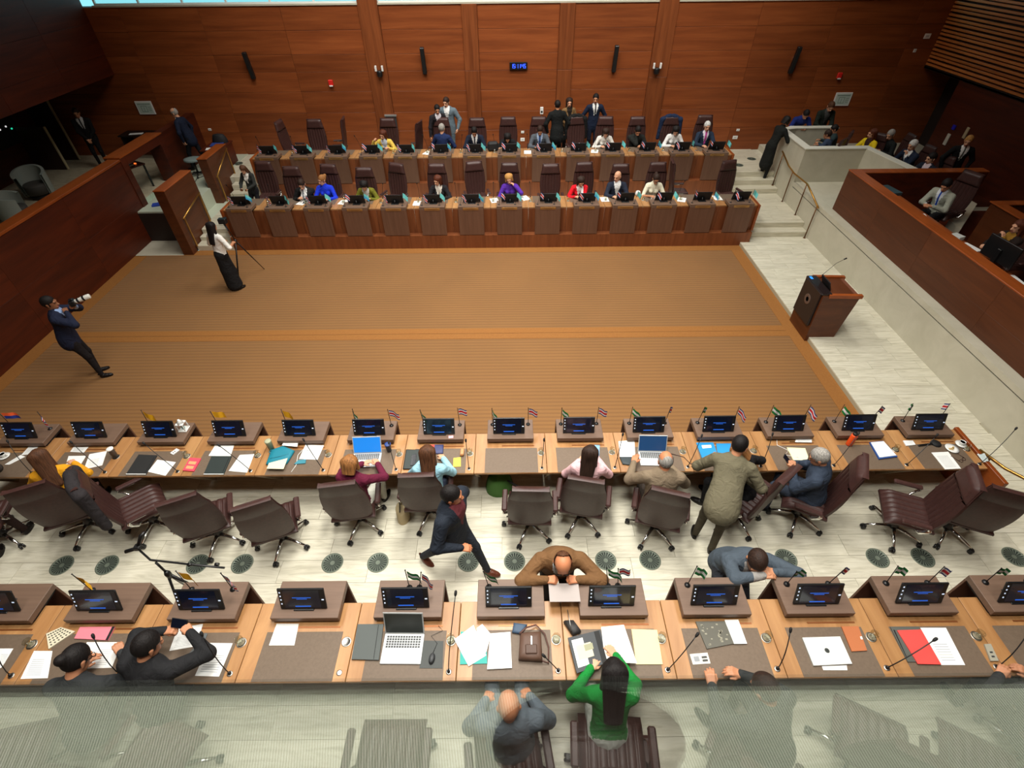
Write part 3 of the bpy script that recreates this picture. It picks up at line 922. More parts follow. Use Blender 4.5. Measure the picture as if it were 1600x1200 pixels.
def nets(D, L, lo, h):
    ins = D < 0
    c = np.zeros(tuple(np.array(D.shape) - 1), np.int8)
    for i in (0, 1):
        for j in (0, 1):
            for k_ in (0, 1):
                c += ins[i:ins.shape[0] - 1 + i, j:ins.shape[1] - 1 + j, k_:ins.shape[2] - 1 + k_]
    act = np.argwhere((c > 0) & (c < 8))
    idx = np.full(c.shape, -1, np.int64)
    idx[tuple(act.T)] = np.arange(len(act))
    offs = np.array([(i, j, k_) for i in (0, 1) for j in (0, 1) for k_ in (0, 1)])
    val = np.stack([D[tuple((act + o).T)] for o in offs], 1)
    lab8 = np.stack([L[tuple((act + o).T)] for o in offs], 1)
    acc = np.zeros((len(act), 3))
    cnt = np.zeros(len(act))
    for a in range(8):
        for b in range(a + 1, 8):
            if np.abs(offs[a] - offs[b]).sum() != 1:
                continue
            va, vb = val[:, a], val[:, b]
            m_ = (va < 0) != (vb < 0)
            t = np.where(m_, va / np.where(m_, va - vb, 1), 0)
            p = offs[a] + (offs[b] - offs[a]) * t[:, None]
            acc += p * m_[:, None]
            cnt += m_
    V = lo + h * (act + acc / cnt[:, None])
    lab = lab8[np.arange(len(act)), np.argmin(val, 1)]
    F = []
    for axx in range(3):
        u, w = (axx + 1) % 3, (axx + 2) % 3
        s0 = [slice(1, -1)] * 3
        s0[axx] = slice(0, -1)
        s1 = list(s0)
        s1[axx] = slice(1, None)
        A, B = ins[tuple(s0)], ins[tuple(s1)]
        for flip, mk in ((False, A & ~B), (True, ~A & B)):
            e = np.argwhere(mk)
            if not len(e):
                continue
            base = e.copy()
            base[:, u] += 1
            base[:, w] += 1
            q = []
            for du, dw in ((0, 0), (-1, 0), (-1, -1), (0, -1)):
                g = base.copy()
                g[:, u] += du
                g[:, w] += dw
                q.append(idx[tuple(g.T)])
            q = np.stack(q, 1)
            F.append(q[:, ::-1] if flip else q)
    F = np.concatenate(F)
    F = F[(F >= 0).all(1)]
    return V, F, lab[F[:, 0]]

A3 = lambda *p: np.array(p, float)
def ell(c, r, lab):
    """an ellipsoid as short flattened limb: c centre, r radii (x, y, z); built along z, flattened in y"""
    rx, ry, rz = r
    m_ = max(rx, ry)
    ln = max(rz - m_, 0.001)
    fd = A3(0, 1, 0) if ry < rx else A3(1, 0, 0)
    return (A3(c[0], c[1], c[2] - ln), A3(c[0], c[1], c[2] + ln), m_, m_, fd, min(rx, ry) / m_, lab)

# labels: 0 skin, 1 top, 2 trousers, 3 shirt, 4 shoe, 5 tie, 6 eye/dark, 7 lips
def make_head(h, fem):
    j = .93 if fem else 1.0
    P = [ell((0, -.012, .195), (.076, .094, .10), 0), ell((0, .026, .128), (.056 * j, .062, .078), 0), ell((0, .045, .078), (.03 * j, .03, .022), 0),
         (A3(0, -.03, -.06), A3(0, -.012, .10), .056 * j, .052 * j, None, 1, 0),
         (A3(0, .090, .172), A3(0, .106, .138), .008, .014, None, 1, 0), (A3(-.014, .098, .134), A3(.014, .098, .134), .008, .008, None, 1, 0),
         (A3(-.035, .078, .192), A3(.035, .078, .192), .014, .014, None, 1, 0), (A3(-.02, .083, .104), A3(.02, .083, .104), .010, .010, None, 1, 7)]
    for s in (-1, 1):
        P.append((A3(s * .078, -.012, .135), A3(s * .083, -.018, .175), .012, .017, A3(1, 0, 0), .5, 0))
    V, F, L = surface(P, h, .016)
    C = V[F].mean(1)
    L = L.copy()
    for s in (-1, 1):
        m_ = (np.abs(C[:, 0] - s * .032) < .011) & (np.abs(C[:, 2] - .168) < .005) & (C[:, 1] > .05)
        L[m_] = 6
        m_ = (np.abs(C[:, 0] - s * .034) < .016) & (np.abs(C[:, 2] - .191) < .0035) & (C[:, 1] > .05)
        L[m_] = 6
    return V, F, L

def make_hand(curl, spread=.0, thumb=0.0):
    """right hand, wrist at origin, fingers +Y, palm -Z, thumb at -X"""
    P = []
    xs = (-.030, -.010, .010, .029)
    ln = (.070, .080, .074, .058)
    for i, x in enumerate(xs):
        b0 = A3(x * .7, .005, 0)
        b1 = A3(x, .085 - .006 * abs(i - 1.3), 0)
        P.append((b0, b1, .015, .0135, None, 1, 0))
        p = b1
        an = 0
        for sg, fr in enumerate((.45, .32, .23)):
            an += R(curl * (1, 1.15, .7)[sg] + i * 2.0)
            e = p + A3(math.sin(R(spread * (i - 1.5))), math.cos(an), -math.sin(an)) * ln[i] * fr
            P.append((p, e, .0096 - .0008 * sg, .0090 - .0008 * sg, None, 1, 0))
            p = e
    t0 = A3(-.022, .02, -.004)
    t1 = A3(-.050 + thumb * .02, .052, -.014 - thumb * .012)
    t2 = A3(-.060 + thumb * .05, .084, -.024 - thumb * .03)
    P += [(t0, t1, .015, .012, None, 1, 0), (t1, t2, .0115, .0085, None, 1, 0), (A3(0, -.05, 0), A3(0, .02, 0), .025, .027, A3(0, 0, 1), .72, 0)]
    return surface(P, .0052, .008, .012)
HANDS = {'flat': make_hand(7, 4), 'relaxed': make_hand(24, 3, .2), 'grip': make_hand(58, 0, .8), 'write': make_hand(44, 0, 1.0)}
HEADS = {(f, fine): make_head(.0065 if fine else .010, f) for f in (0, 1) for fine in (0, 1)}

def make_hair(style, h):
    P = [ell((0, -.018, .203), (.086, .103, .104), 0)]
    drop = {'short': .12, 'thin': .12, 'bob': .0, 'long': .0, 'bun': .13, 'full': .10}[style]
    if style in ('long', 'bob', 'full'):
        z1 = {'long': -.19, 'bob': .02, 'full': .07}[style]
        for x in (-.045, 0, .045):
            P.append((A3(x, -.065, .22), A3(x * .95, -.095, z1), .062, .034, A3(0, 1, 0), .66, 0))
        for s in (-1, 1):
            P.append((A3(s * .072, -.02, .23), A3(s * .088, .0, max(z1 + .05, .0)), .034, .028, A3(1, 0, 0), .7, 0))
    if style == 'bun':
        P.append(ell((0, -.125, .235), (.042, .042, .042), 0))
    # evaluate, then carve the face and the ears free
    lo = np.min([np.minimum(p[0], p[1]) - max(p[2], p[3]) for p in P], 0) - .03
    V, F, L = surface(P, h, .03)
    C = V[F].mean(1)
    y0 = np.where(C[:, 2] > .245, .2, np.where(C[:, 2] > .20, .062 + (C[:, 2] - .20) * .5, .022 if style in ('short', 'bun', 'thin') else .035))
    keep = (C[:, 1] < y0) & ((C[:, 2] > drop) | (C[:, 1] < -.045)) & (C[:, 2] > -.26)
    if style in ('short', 'bun', 'thin', 'full'):
        keep &= (C[:, 2] > .085)
    if style == 'thin':
        keep &= ~((C[:, 2] > .225) & (C[:, 1] > -.09))
    F = F[keep]
    # thickness: duplicate inwards
    c0 = A3(0, -.012, .18)
    Vi = c0 + (V - c0) * .90
    return np.concatenate([V, Vi]), np.concatenate([F, F[:, ::-1] + len(V)]), None
HAIRM = {}
def hair_mesh(style, fine):
    k = (style, fine)
    if k not in HAIRM:
        V, F, _ = make_hair(style, .008 if fine else .011)
        me = bpy.data.meshes.new('hair')
        used = np.unique(F)
        mp = np.full(len(V), -1)
        mp[used] = np.arange(len(used))
        me.from_pydata(V[used].tolist(), [], mp[F].tolist())
        me.polygons.foreach_set('use_smooth', [True] * len(F))
        me.materials.append(None)
        me.update()
        HAIRM[k] = me
    return HAIRM[k]

def ik(s, t, l1, l2, hint):
    d = t - s
    L = np.linalg.norm(d)
    if L > (l1 + l2) * .995:
        t = s + d / L * (l1 + l2) * .995
        d = t - s
        L = np.linalg.norm(d)
    L = max(L, abs(l1 - l2) + .02)
    u = d / np.linalg.norm(d)
    a = (l1 * l1 - l2 * l2 + L * L) / (2 * L)
    hh = math.sqrt(max(l1 * l1 - a * a, 0))
    n = hint - u * (hint @ u)
    n = n / max(np.linalg.norm(n), 1e-6)
    return s + u * a + n * hh, t

def rotm(ax, an):
    return np.array(Matrix.Rotation(an, 3, ax))

CLOTH = {}
def cloth(c, rough=.85):
    """woven fabric with soft creases"""
    k = 'cloth_%d_%d_%d_%d' % (c + (int(rough * 100),))
    if k in MATS:
        return MATS[k]
    m = mat(k, S(*c), rough, spec=.25)
    nt = m.node_tree
    b_ = nt.nodes['Principled BSDF']
    tc = N(nt, 'ShaderNodeTexCoord')
    no = N(nt, 'ShaderNodeTexNoise')
    no.inputs['Scale'].default_value = 8.0
    no.inputs['Detail'].default_value = 3.0
    no.inputs['Distortion'].default_value = 1.2
    hs = N(nt, 'ShaderNodeHueSaturation')
    hs.inputs['Color'].default_value = S(*c)
    mr = N(nt, 'ShaderNodeMapRange')
    mr.inputs['To Min'].default_value = .86
    mr.inputs['To Max'].default_value = 1.14
    bp = N(nt, 'ShaderNodeBump')
    bp.inputs['Strength'].default_value = .55
    bp.inputs['Distance'].default_value = .05
    L = nt.links.new
    L(tc.outputs['Object'], no.inputs['Vector']); L(no.outputs['Fac'], mr.inputs['Value']); L(mr.outputs[0], hs.inputs['Value'])
    L(hs.outputs[0], b_.inputs['Base Color']); L(no.outputs['Fac'], bp.inputs['Height']); L(bp.outputs[0], b_.inputs['Normal'])
    return m
SKINS = {'light': (214, 160, 128), 'tan': (190, 132, 98), 'brown': (146, 96, 68), 'pale': (226, 180, 152), 'warm': (200, 130, 92)}
HAIRC = {'black': (22, 18, 17), 'dark': (44, 29, 22), 'brown': (78, 48, 30), 'auburn': (82, 38, 20), 'blond': (176, 128, 70), 'grey': (150, 146, 140), 'white': (206, 204, 198), 'dblond': (140, 94, 52)}

def person(label, x, y, z, yaw, hip=None, sit=True, lean=8, side=0, twist=0, head=(15, 0, 0), hl=None, hr=None, pl='relaxed', pr='relaxed', fl=None, fr=None,
           top=(30, 34, 42), shirt=None, tie=None, pants=(28, 28, 32), shoes=(24, 20, 18), skin='tan', hair='short', hc='dark', fem=False, s=1.05, fine=False, skirt=None, longcoat=None, sleeves='long', 
           spect=False, eh=None, group=None, bulk=1.0, beard=False, palm=None):
    """x, y, z: floor point under the hips; yaw 0 faces away from the camera; hand and foot targets in the person's own frame (x right, y forward, z up)"""
    hs = (.54 if sit else .952 * s) if hip is None else hip
    P0 = A3(0, 0, hs)
    Rm = rotm('Z', R(-0)) @ rotm('Y', R(side)) @ rotm('X', R(-lean))
    U, F_, X_ = Rm @ A3(0, 0, 1), Rm @ A3(0, 1, 0), Rm @ A3(1, 0, 0)
    tl = .50 * s
    Rt = Rm @ rotm('Z', R(twist))
    Fs, Xs = Rt @ A3(0, 1, 0), Rt @ A3(1, 0, 0)
    Nk = P0 + U * tl
    sw = (.158 if fem else .185) * s * (1 + (bulk - 1) * .5)
    B = bulk * s * (.96 if fem else 1.08)
    pr_ = []
    add = lambda a, b, ra, rb, lab, fd=None, fl_=1: pr_.append((np.asarray(a, float), np.asarray(b, float), ra, rb, fd, fl_, lab))
    add(P0 + U * .0, P0 + U * .17 * s, .158 * B, .138 * B, 1, F_, .74)
    add(P0 + U * .15 * s, P0 + U * .37 * s, .140 * B, .168 * B, 1, Fs, .66)
    add(Nk - U * .075 * s - Xs * sw * .75, Nk - U * .075 * s + Xs * sw * .75, .078 * s, .078 * s, 1, Fs, .86)
    add(Nk - U * .06 * s, Nk + U * .012 * s, .092 * s, .068 * s, 1)
    if fem:
        for q in (-1, 1):
            add(P0 + U * .32 * s + Fs * .075 * s + Xs * q * .065 * s, P0 + U * .32 * s + Fs * .08 * s + Xs * q * .065 * s, .062 * s, .06 * s, 1)
    # jacket or trouser seat
    add(P0 - U * .02 - A3(0, .01, 0), P0 - A3(0, .0, .05 * s), .15 * B, .14 * B, 1 if (shirt or longcoat) else 2, F_, .82)
    if shirt and not sit:
        add(P0 + U * .10 * s, P0 - U * .10 * s, .150 * B, .172 * B, 1, F_, .78)
    # legs
    lt, lsn = .43 * s, .42 * s
    foot = []
    for q, tg in ((-1, fl), (1, fr)):
        H = P0 + A3(q * .088 * s, 0, -.03)
        if tg is None:
            tg = A3(q * .12, .42, .085) if sit else A3(q * .10, .02, .085)
        tg = np.array(tg, float)
        kn, an = ik(H, tg, lt, lsn, A3(q * .12, 1, .4 if sit else .0))
        r0 = .086 * B
        add(H, kn, r0, .060 * s, 2)
        add(kn, an, .058 * s, .042 * s, 2)
        fd = kn - H
        fd = A3(fd[0], fd[1], 0) if sit else A3(q * .15, 1, 0)
        if not sit and tg[1] < -.15:
            fd = A3(q * .1, 1, -.5)
        fd = fd / max(np.linalg.norm(fd), 1e-6)
        foot.append((an, fd))
    if skirt:
        add(P0, P0 + A3(0, .0, -skirt * .5), .155 * B, .165 * B, 2)
        add(P0 + A3(0, .0, -skirt * .5), P0 + A3(0, .02, -skirt), .165 * B, .19 * B, 2)
    if longcoat:
        add(P0, P0 + A3(0, -.02, -longcoat), .16 * B, .19 * B, 1, A3(0, 1, 0), .8)
    # arms
    wr = []
    for q, tg, hint in ((-1, hl, None), (1, hr, None)):
        Sh = Nk - U * .07 * s + Xs * q * sw
        if tg is None:
            tg = A3(q * .14, .42, .74) if sit else A3(q * .27 * s, .06, hs - .06)
        tg = np.array(tg, float)
        hn = A3(q * .75, -.25, -.8) if eh is None else np.array((q * eh[0], eh[1], eh[2]), float)
        el, w = ik(Sh, tg, .285 * s, .255 * s, hn)
        add(Sh, el, .064 * B, .052 * B, 1)
        if sleeves == 'long':
            add(el, w, .051 * B, .040 * s, 1)
        else:
            add(el, w, .040 * s, .028 * s, 0)
        wr.append((el, w))
    V, F, L = surface(pr_, (.0125 if fine else .0175) * max(.9, s), .03)
    C = V[F].mean(1) - P0
    L = L.copy()
    zf, xf, yf = C @ U, C @ Xs, C @ Fs
    if shirt:
        vv = (L == 1) & (yf > .02) & (zf > .20 * s) & (np.abs(xf) < .012 + .075 * (zf / s - .20) / .27) & (np.abs(xf) < .09)
        L[vv] = 3
        if tie:
            L[vv & (np.abs(xf) < .021)] = 5
    # trousers below the jacket hem
    allV, allF, allL = [V], [F], [L]
    off = len(V)
    hp, hy, hroll = head
    Hm = rotm('Z', R(hy)) @ rotm('Y', R(hroll)) @ rotm('X', R(-hp))
    # the head keeps half of the torso's lean and all of the twist
    Hm = rotm('Z', R(twist)) @ rotm('Y', R(side * .5)) @ rotm('X', R(-lean * .4)) @ Hm
    Hb = Nk - U * .022 * s
    hsz = s * (.95 if fem else 1.0) * 1.04
    hv, hf, hlb = HEADS[(1 if fem else 0, 1 if fine else 0)]
    hv = Hb + (hv * hsz) @ Hm.T
    allV.append(hv); allF.append(hf + off); allL.append(hlb); off += len(hv)
    for (el, w), q, nm in ((wr[0], -1, pl), (wr[1], 1, pr)):
        d = w - el
        d = d / np.linalg.norm(d)
        pn = A3(-q * .95, 0.1, -.25) if abs(d[2]) > .75 else A3(-q * .25, 0, -1)
        if palm is not None:
            pn = np.array((palm[0] * q, palm[1], palm[2]), float)
        pn = pn - d * (pn @ d)
        pn /= max(np.linalg.norm(pn), 1e-6)
        ex = np.cross(d, -pn)
        M3 = np.stack([ex, d, -pn], 1)
        gv, gf, gl = HANDS[nm]
        gv = gv.copy()
        if q < 0:
            gv[:, 0] *= -1
            gf = gf[:, ::-1]
        gv = w + (gv * s * (.93 if fem else 1.02)) @ M3.T
        allV.append(gv); allF.append(gf + off); allL.append(gl); off += len(gv)
    V, F, L = np.concatenate(allV), np.concatenate(allF), np.concatenate(allL)
    me = bpy.data.meshes.new('person')
    me.vertices.add(len(V))
    me.vertices.foreach_set('co', V.astype(np.float32).ravel())
    me.loops.add(F.size)
    me.loops.foreach_set('vertex_index', F.astype(np.int32).ravel())
    me.polygons.add(len(F))
    me.polygons.foreach_set('loop_start', (np.arange(len(F)) * 4).astype(np.int32))
    me.polygons.foreach_set('material_index', L.astype(np.int32))
    me.polygons.foreach_set('use_smooth', np.ones(len(F), bool))
    sk = mat('skin_' + skin, S(*SKINS[skin]), .5, spec=.35)
    hm = grain('hair_' + hc, S(*[int(v * .72) for v in HAIRC[hc]]), S(*[min(255, int(v * 1.25) + 4) for v in HAIRC[hc]]), (90, 90, 8), .6, .0, bump=.6, det=3, dist=.2, spec=.25)
    for mm in (sk, cloth(top), cloth(pants), cloth(shirt or (235, 236, 236)), cloth(shoes), cloth(tie or (30, 40, 80)), mat('eye_dark', S(74, 48, 38), .4), mat('lips', S(166, 92, 82), .5)):
        me.materials.append(mm)
    me.update(calc_edges=True)
    o = O('person', me, None, (x, y, z), R(yaw), None, label, 'person', group)
    if hair:
        g = hair_mesh(hair, 1 if fine else 0)
        ho = O('hair', g, o)
        M4 = Matrix([list(Hm[i] * hsz) + [float(Hb[i])] for i in range(3)] + [[0, 0, 0, 1]])
        ho.matrix_local = M4
        ho.material_slots[0].link = 'OBJECT'
        ho.material_slots[0].material = hm
    if spect:
        q = MB()
        for sx in (-1, 1):
            q.tube([(sx * .034 + .024 * math.cos(a), .103, .166 + .018 * math.sin(a)) for a in [i * math.pi / 6 for i in range(13)]], .0028, 5)
            q.tube([(sx * .058, .10, .17), (sx * .084, -.01, .172)], .0026, 5)
        q.tube([(-.012, .106, .17), (.012, .106, .17)], .0026, 5)
        e = q.build('glasses', BLACK, o)
        e.matrix_local = Matrix([list(Hm[i] * hsz) + [float(Hb[i])] for i in range(3)] + [[0, 0, 0, 1]])
    for an, fd in foot:
        q = MB()
        sd = np.cross(fd, A3(0, 0, 1))
        sd = sd / max(np.linalg.norm(sd), 1e-6)
        pts = []
        Mx = Matrix([[sd[0], fd[0], 0, an[0]], [sd[1], fd[1], 0, an[1]], [sd[2], fd[2], 1, an[2] - .085], [0, 0, 0, 1]])
        def sole(u, v):
            a = 2 * math.pi * u
            ln = .145 if math.sin(a) > 0 else .085
            w_ = .046 if math.sin(a) > 0 else .040
            zt = (.0, .028, .055 - .0 * 0, .075, .09)[int(round(v * 4))]
            sc_ = (.97, 1.0, .92, .66, .42)[int(round(v * 4))]
            yy = math.sin(a) * ln * sc_ + .035 - (.05 if v > .6 else .0)
            if v > .3 and math.sin(a) > .2:
                zt *= .82
            return (math.cos(a) * w_ * sc_, yy, zt)
        q.sheet(sole, 14, 4, 0, Mx)
        q.build('shoe', cloth(shoes, .4), o)
    def world(p):
        c_, s_ = math.cos(R(yaw)), math.sin(R(yaw))
        return (x + p[0] * c_ - p[1] * s_, y + p[0] * s_ + p[1] * c_, z + p[2])
    o_ = {'o': o, 'w': world, 'hl': wr[0][1], 'hr': wr[1][1]}
    return o_

# ------------------------------------------------------------------ who is where
WHT = (236, 236, 234)
P = person
# standing and walking in the aisle behind the second row
walker = P('man with slicked dark hair in a dark suit and maroon shirt striding along the aisle', -.20, 3.26, ZB, -114, sit=False, lean=6, head=(4, 26, 0), fl=(-.08, .40, .09), fr=(.10, -.45, .13), hl=(-.32, -.10, .90), hr=(.24, .26, 1.06),
  top=(34, 40, 50), shirt=(112, 52, 58), pants=(36, 40, 48), shoes=(92, 48, 32), hc='black', s=1.06, fine=True, hip=.94, bulk=1.2, skin='warm')
brown = P('bald man in a brown suit leaning on the consoles and holding a sheet of paper', 1.02, 2.84, ZB, 180, sit=False, hip=.92, lean=26, head=(30, 0, 0), hl=(-.16, .42, 1.33), hr=(.16, .42, 1.33), pl='grip', pr='grip', eh=(.9, -.3, -.25),
  top=(112, 80, 50), shirt=(196, 206, 210), pants=(40, 34, 30), skin='warm', hair='thin', hc='brown', s=1.04, fine=True, bulk=1.14, spect=True)
P('man in a grey-blue suit stooping behind a console with his hands joined on it', 3.06, 2.92, ZB, 178, sit=False, hip=.72, lean=26, head=(22, -12, 0), fl=(-.16, -.1, .085), fr=(.16, -.02, .085), hl=(-.16, .42, 1.30), hr=(-.02, .46, 1.30), pl='relaxed', pr='relaxed', eh=(1.3, .1, -.2),
  top=(72, 82, 92), shirt=(150, 146, 142), pants=(50, 54, 60), skin='tan', hc='dark', hair='short', s=1.08, fine=True, bulk=1.12)
olive = P('man in an olive grey suit bending over to embrace a seated woman', 3.10, 3.58, ZB, -24, sit=False, lean=56, head=(10, -20, 0), fl=(-.13, .05, .085), fr=(.10, -.10, .085), hl=(-.22, .62, 1.02), hr=(.26, .50, .92), pr='relaxed',
  top=(104, 98, 78), shirt=(200, 196, 184), pants=(78, 72, 58), hc='black', s=1.06, fine=True, bulk=1.08)
P('woman in black seated with her head bowed, embraced by the bending man', 3.66, 4.02, ZB, 50, lean=18, head=(35, 10, 0), hl=(-.16, .34, .72), hr=(.2, .2, .8), top=(24, 24, 26), pants=(20, 20, 22), hair='full', hc='dblond', fem=True, fine=True)
navy = P('grey-haired man in a navy suit turned sideways with a phone in both hands', 4.54, 3.96, ZB, 52, lean=10, head=(22, 4, 0), hl=(-.03, .36, .86), hr=(.07, .37, .86), pl='grip', pr='grip', top=(52, 62, 78), pants=(50, 58, 72), hair='short', hc='grey', fine=True, spect=True, bulk=1.12, fl=(-.15, .42, .085), fr=(.12, .42, .085))
P('bald man in a taupe suit seated at his open laptop', 2.44, 3.86, ZB, -4, lean=10, head=(20, 0, 0), hl=(-.30, .44, .80), hr=(.22, .42, .76), pl='flat', pr='flat', top=(128, 112, 92), pants=(60, 52, 46), hair='thin', hc='grey', skin='warm', fine=True, bulk=1.15)
pink = P('woman with long dark hair in a pink jacket looking at her phone', 1.50, 4.02, ZB, -6, lean=8, head=(16, -12, 0), hl=(-.1, .36, .76), hr=(.13, .36, .86), pr='grip', top=(228, 184, 188), pants=(70, 62, 64), hair='long', hc='dark', fem=True, fine=True, skin='light')
P('woman with long brown hair in a light blue blouse at the second row', -.55, 4.04, ZB, 2, lean=7, head=(22, 0, 0), top=(150, 196, 212), pants=(44, 50, 66), hair='long', hc='brown', fem=True, fine=True, skin='light')
P('woman with short blond hair in a maroon jacket typing on a laptop', -1.52, 3.92, ZB, -8, lean=5, head=(18, 0, 0), hl=(-.06, .42, .80), hr=(.16, .44, .80), pl='flat', pr='flat', top=(98, 26, 52), pants=(200, 200, 188), hair='full', hc='dblond', fem=True, fine=True, skin='light', eh=(1.2, -.1, -.5))
yellow = P('woman with long brown hair in a mustard yellow top reaching across the desk', -5.45, 3.98, ZB, 20, lean=18, head=(18, 20, 0), hl=(-.26, .50, .80), hr=(.10, .44, .76), top=(226, 158, 30), pants=(40, 34, 32), hair='long', hc='brown', fem=True, fine=True, skin='light')
P('person in dark clothes bending forward at the left end of the second row', -6.30, 3.62, ZB, 20, sit=False, lean=48, head=(10, 0, 0), fl=(-.1, -.1, .085), fr=(.14, .18, .085), hl=(-.12, .66, .98), hr=(.16, .66, .98), top=(52, 46, 42), pants=(44, 28, 24), hc='dark', fine=True)
# nearest row
P('person in a dark suit bent over papers and writing at the nearest row', -3.22, 1.24, ZA, 2, lean=30, head=(30, -14, 0), hl=(-.16, .44, .78), hr=(.14, .54, .78), pr='write', top=(46, 48, 50), pants=(38, 40, 42), hair='bun', hc='black', fine=True, spect=True)
phoneman = P('man in a black suit photographing with a phone at the nearest row', -2.70, 1.42, ZA, -8, lean=24, head=(22, -22, 0), hl=(-.08, .50, .92), hr=(.20, .50, .96), pl='grip', pr='grip', top=(34, 34, 36), pants=(30, 30, 34), hair='short', hc='black', fine=True, eh=(1.5, -.1, -.3), bulk=1.08)
P('bald man in a slate blue shirt seen from above at the nearest row', .49, 1.13, ZA, 4, lean=4, head=(14, 0, 0), hl=(-.20, .30, .62), hr=(.20, .30, .62), top=(96, 106, 116), pants=(98, 106, 114), hair=None, skin='warm', fine=True, bulk=1.15)
P('woman with long black hair in a bright green sweater turning pages of a folder', 1.34, 1.20, ZA, -2, lean=20, head=(22, 0, 0), hl=(-.14, .42, .76), hr=(.10, .52, .78), top=(22, 128, 52), pants=(196, 200, 190), hair='long', hc='black', fem=True, fine=True, skin='light')
P('person in a dark grey suit resting a hand on the nearest row near the right', 2.72, 1.06, ZA, 30, lean=26, head=(24, 0, 0), hl=(-.20, .58, .80), hr=(.10, .52, .78), top=(50, 52, 52), pants=(44, 46, 46), hair='short', hc='dark', fine=True, bulk=1.1)
P('person in dark clothes leaning forward at the right end of the nearest row', 5.0, 1.12, ZA, 0, lean=32, head=(26, 0, 0), top=(48, 48, 50), pants=(44, 44, 46), hair='short', hc='dark', fine=True)
# third row, facing the camera
def FC(label, x, **k):
    k.setdefault('y', 13.80)
    k.setdefault('hip', .46 if k.get('sit', True) else None)
    y = k.pop('y')
    return P(label, x, y, ZC, k.pop('yaw', 180), **k)
c1 = FC('woman in a dark blazer standing and reading at the left end of the third row', -6.60, y=14.0, yaw=170, sit=False, s=.86, lean=4, head=(30, 0, 0), hl=(-.08, .30, .92), hr=(.12, .30, .92), pl='grip', pr='grip', top=(44, 46, 44), shirt=(230, 226, 218), hair='long', hc='brown', fem=True, skin='light')
FC('man in a black suit and grey tie holding a hand to his forehead', -5.02, lean=22, head=(20, 0, 0), hl=(-.02, .24, 1.02), hr=(.14, .40, .76), top=(28, 27, 28), shirt=WHT, tie=(120, 124, 128), hc='dark', skin='light')
FC('woman in a royal blue jacket looking sideways', -4.50, lean=8, head=(8, -38, 0), top=(28, 58, 214), hair='bun', hc='dblond', fem=True, skin='light')
FC('woman in an olive green jacket with a black fringe, head bowed', -3.36, lean=24, head=(32, 0, 0), top=(112, 112, 34), shirt=(230, 230, 226), hair='full', hc='black', fem=True, skin='light')
FC('woman with auburn hair in a dark blazer looking to one side', -1.40, lean=14, head=(12, -30, 0), top=(34, 32, 36), shirt=(232, 226, 214), hair='bob', hc='auburn', fem=True, skin='light')
FC('blond woman in a purple jacket resting a cheek on her hand', .52, lean=10, head=(12, 0, 8), hl=(-.12, .22, .98), hr=(.12, .38, .74), top=(86, 44, 158), hair='full', hc='blond', fem=True, skin='light')
FC('dark-haired woman in a bright red jacket', 2.40, lean=20, head=(24, 10, 0), hl=(-.05, .25, .92), top=(224, 24, 40), shirt=WHT, hair='bob', hc='dark', fem=True, skin='light')
FC('bald man in a navy suit and white shirt turning his head', 3.42, lean=6, head=(8, -42, 0), top=(36, 42, 58), shirt=WHT, hair=None, skin='light')
FC('woman in a cream short-sleeved dress with glasses reading', 4.42, lean=12, head=(24, 0, 0), top=(228, 224, 200), sleeves='short', hair='bun', hc='dark', fem=True, skin='tan', spect=True)
# back row
def FD(label, x, **k):
    k.setdefault('y', 16.40)
    k.setdefault('hip', .49 if k.get('sit', True) else None)
    y = k.pop('y')
    return P(label, x, y, ZD, k.pop('yaw', 180), **k)
FD('woman in a pale yellow jacket gesturing at the back row', -3.24, lean=30, head=(6, -24, 0), hr=(.30, .34, .92), hl=(-.16, .46, .76), top=(232, 200, 90), shirt=(210, 220, 236), hair='bob', hc='auburn', fem=True, skin='light')
FD('grey-haired man in a navy jacket seated with his back turned', -1.52, y=16.32, yaw=-12, lean=4, head=(4, 0, 0), hl=(-.2, .3, .66), hr=(.2, .3, .66), top=(30, 44, 84), hair='short', hc='grey', skin='light')
FD('man in a navy suit with a dark tie looking down', -.53, lean=12, head=(32, 0, 0), top=(26, 34, 52), shirt=WHT, tie=(24, 28, 46), hc='black')
FD('dark-haired woman in black bowing low over the desk', .46, lean=36, head=(34, 0, 0), top=(28, 28, 30), hair='full', hc='black', fem=True, skin='light', sleeves='short')
FD('man in a grey suit and blue tie at the back row', 1.43, lean=10, head=(30, 0, 0), top=(84, 90, 98), shirt=(170, 190, 220), tie=(60, 90, 150), hc='dark')
FD('dark-haired woman in a white blazer looking down', 3.38, lean=24, head=(30, 0, 0), top=(236, 234, 226), hair='long', hc='dark', fem=True, skin='light')
FD('person in black pressing a hand to the face', 4.34, lean=20, head=(24, 0, 0), hr=(.03, .24, 1.02), top=(34, 36, 34), hair='short', hc='black')
FD('woman with black hair in a white blouse reading at the back row', 5.48, lean=18, head=(30, -8, 0), top=(238, 238, 236), hair='bob', hc='black', fem=True, skin='light')
FD('white-haired man in a navy suit with a pink tie', 6.44, lean=4, head=(8, 0, 0), top=(38, 52, 72), shirt=(222, 214, 226), tie=(190, 70, 150), hc='white', skin='light')
FD('bearded man in a dark suit standing arm in arm at the back row', -1.72, y=16.98, yaw=205, sit=False, lean=14, head=(14, -10, 0), hr=(.30, .16, .82), hl=(-.10, .28, 1.12), top=(36, 32, 36), shirt=(220, 214, 220), hc='black', pants=(30, 28, 32), s=1.0)
FD('man in a grey-blue suit and open white shirt standing at the back row', -1.38, y=17.25, yaw=172, sit=False, lean=6, head=(12, -14, 0), hr=(.26, .26, 1.16), hl=(-.30, .12, .96), top=(104, 120, 130), shirt=WHT, pants=(96, 112, 122), hc='dark', skin='light', s=1.06, bulk=1.1)
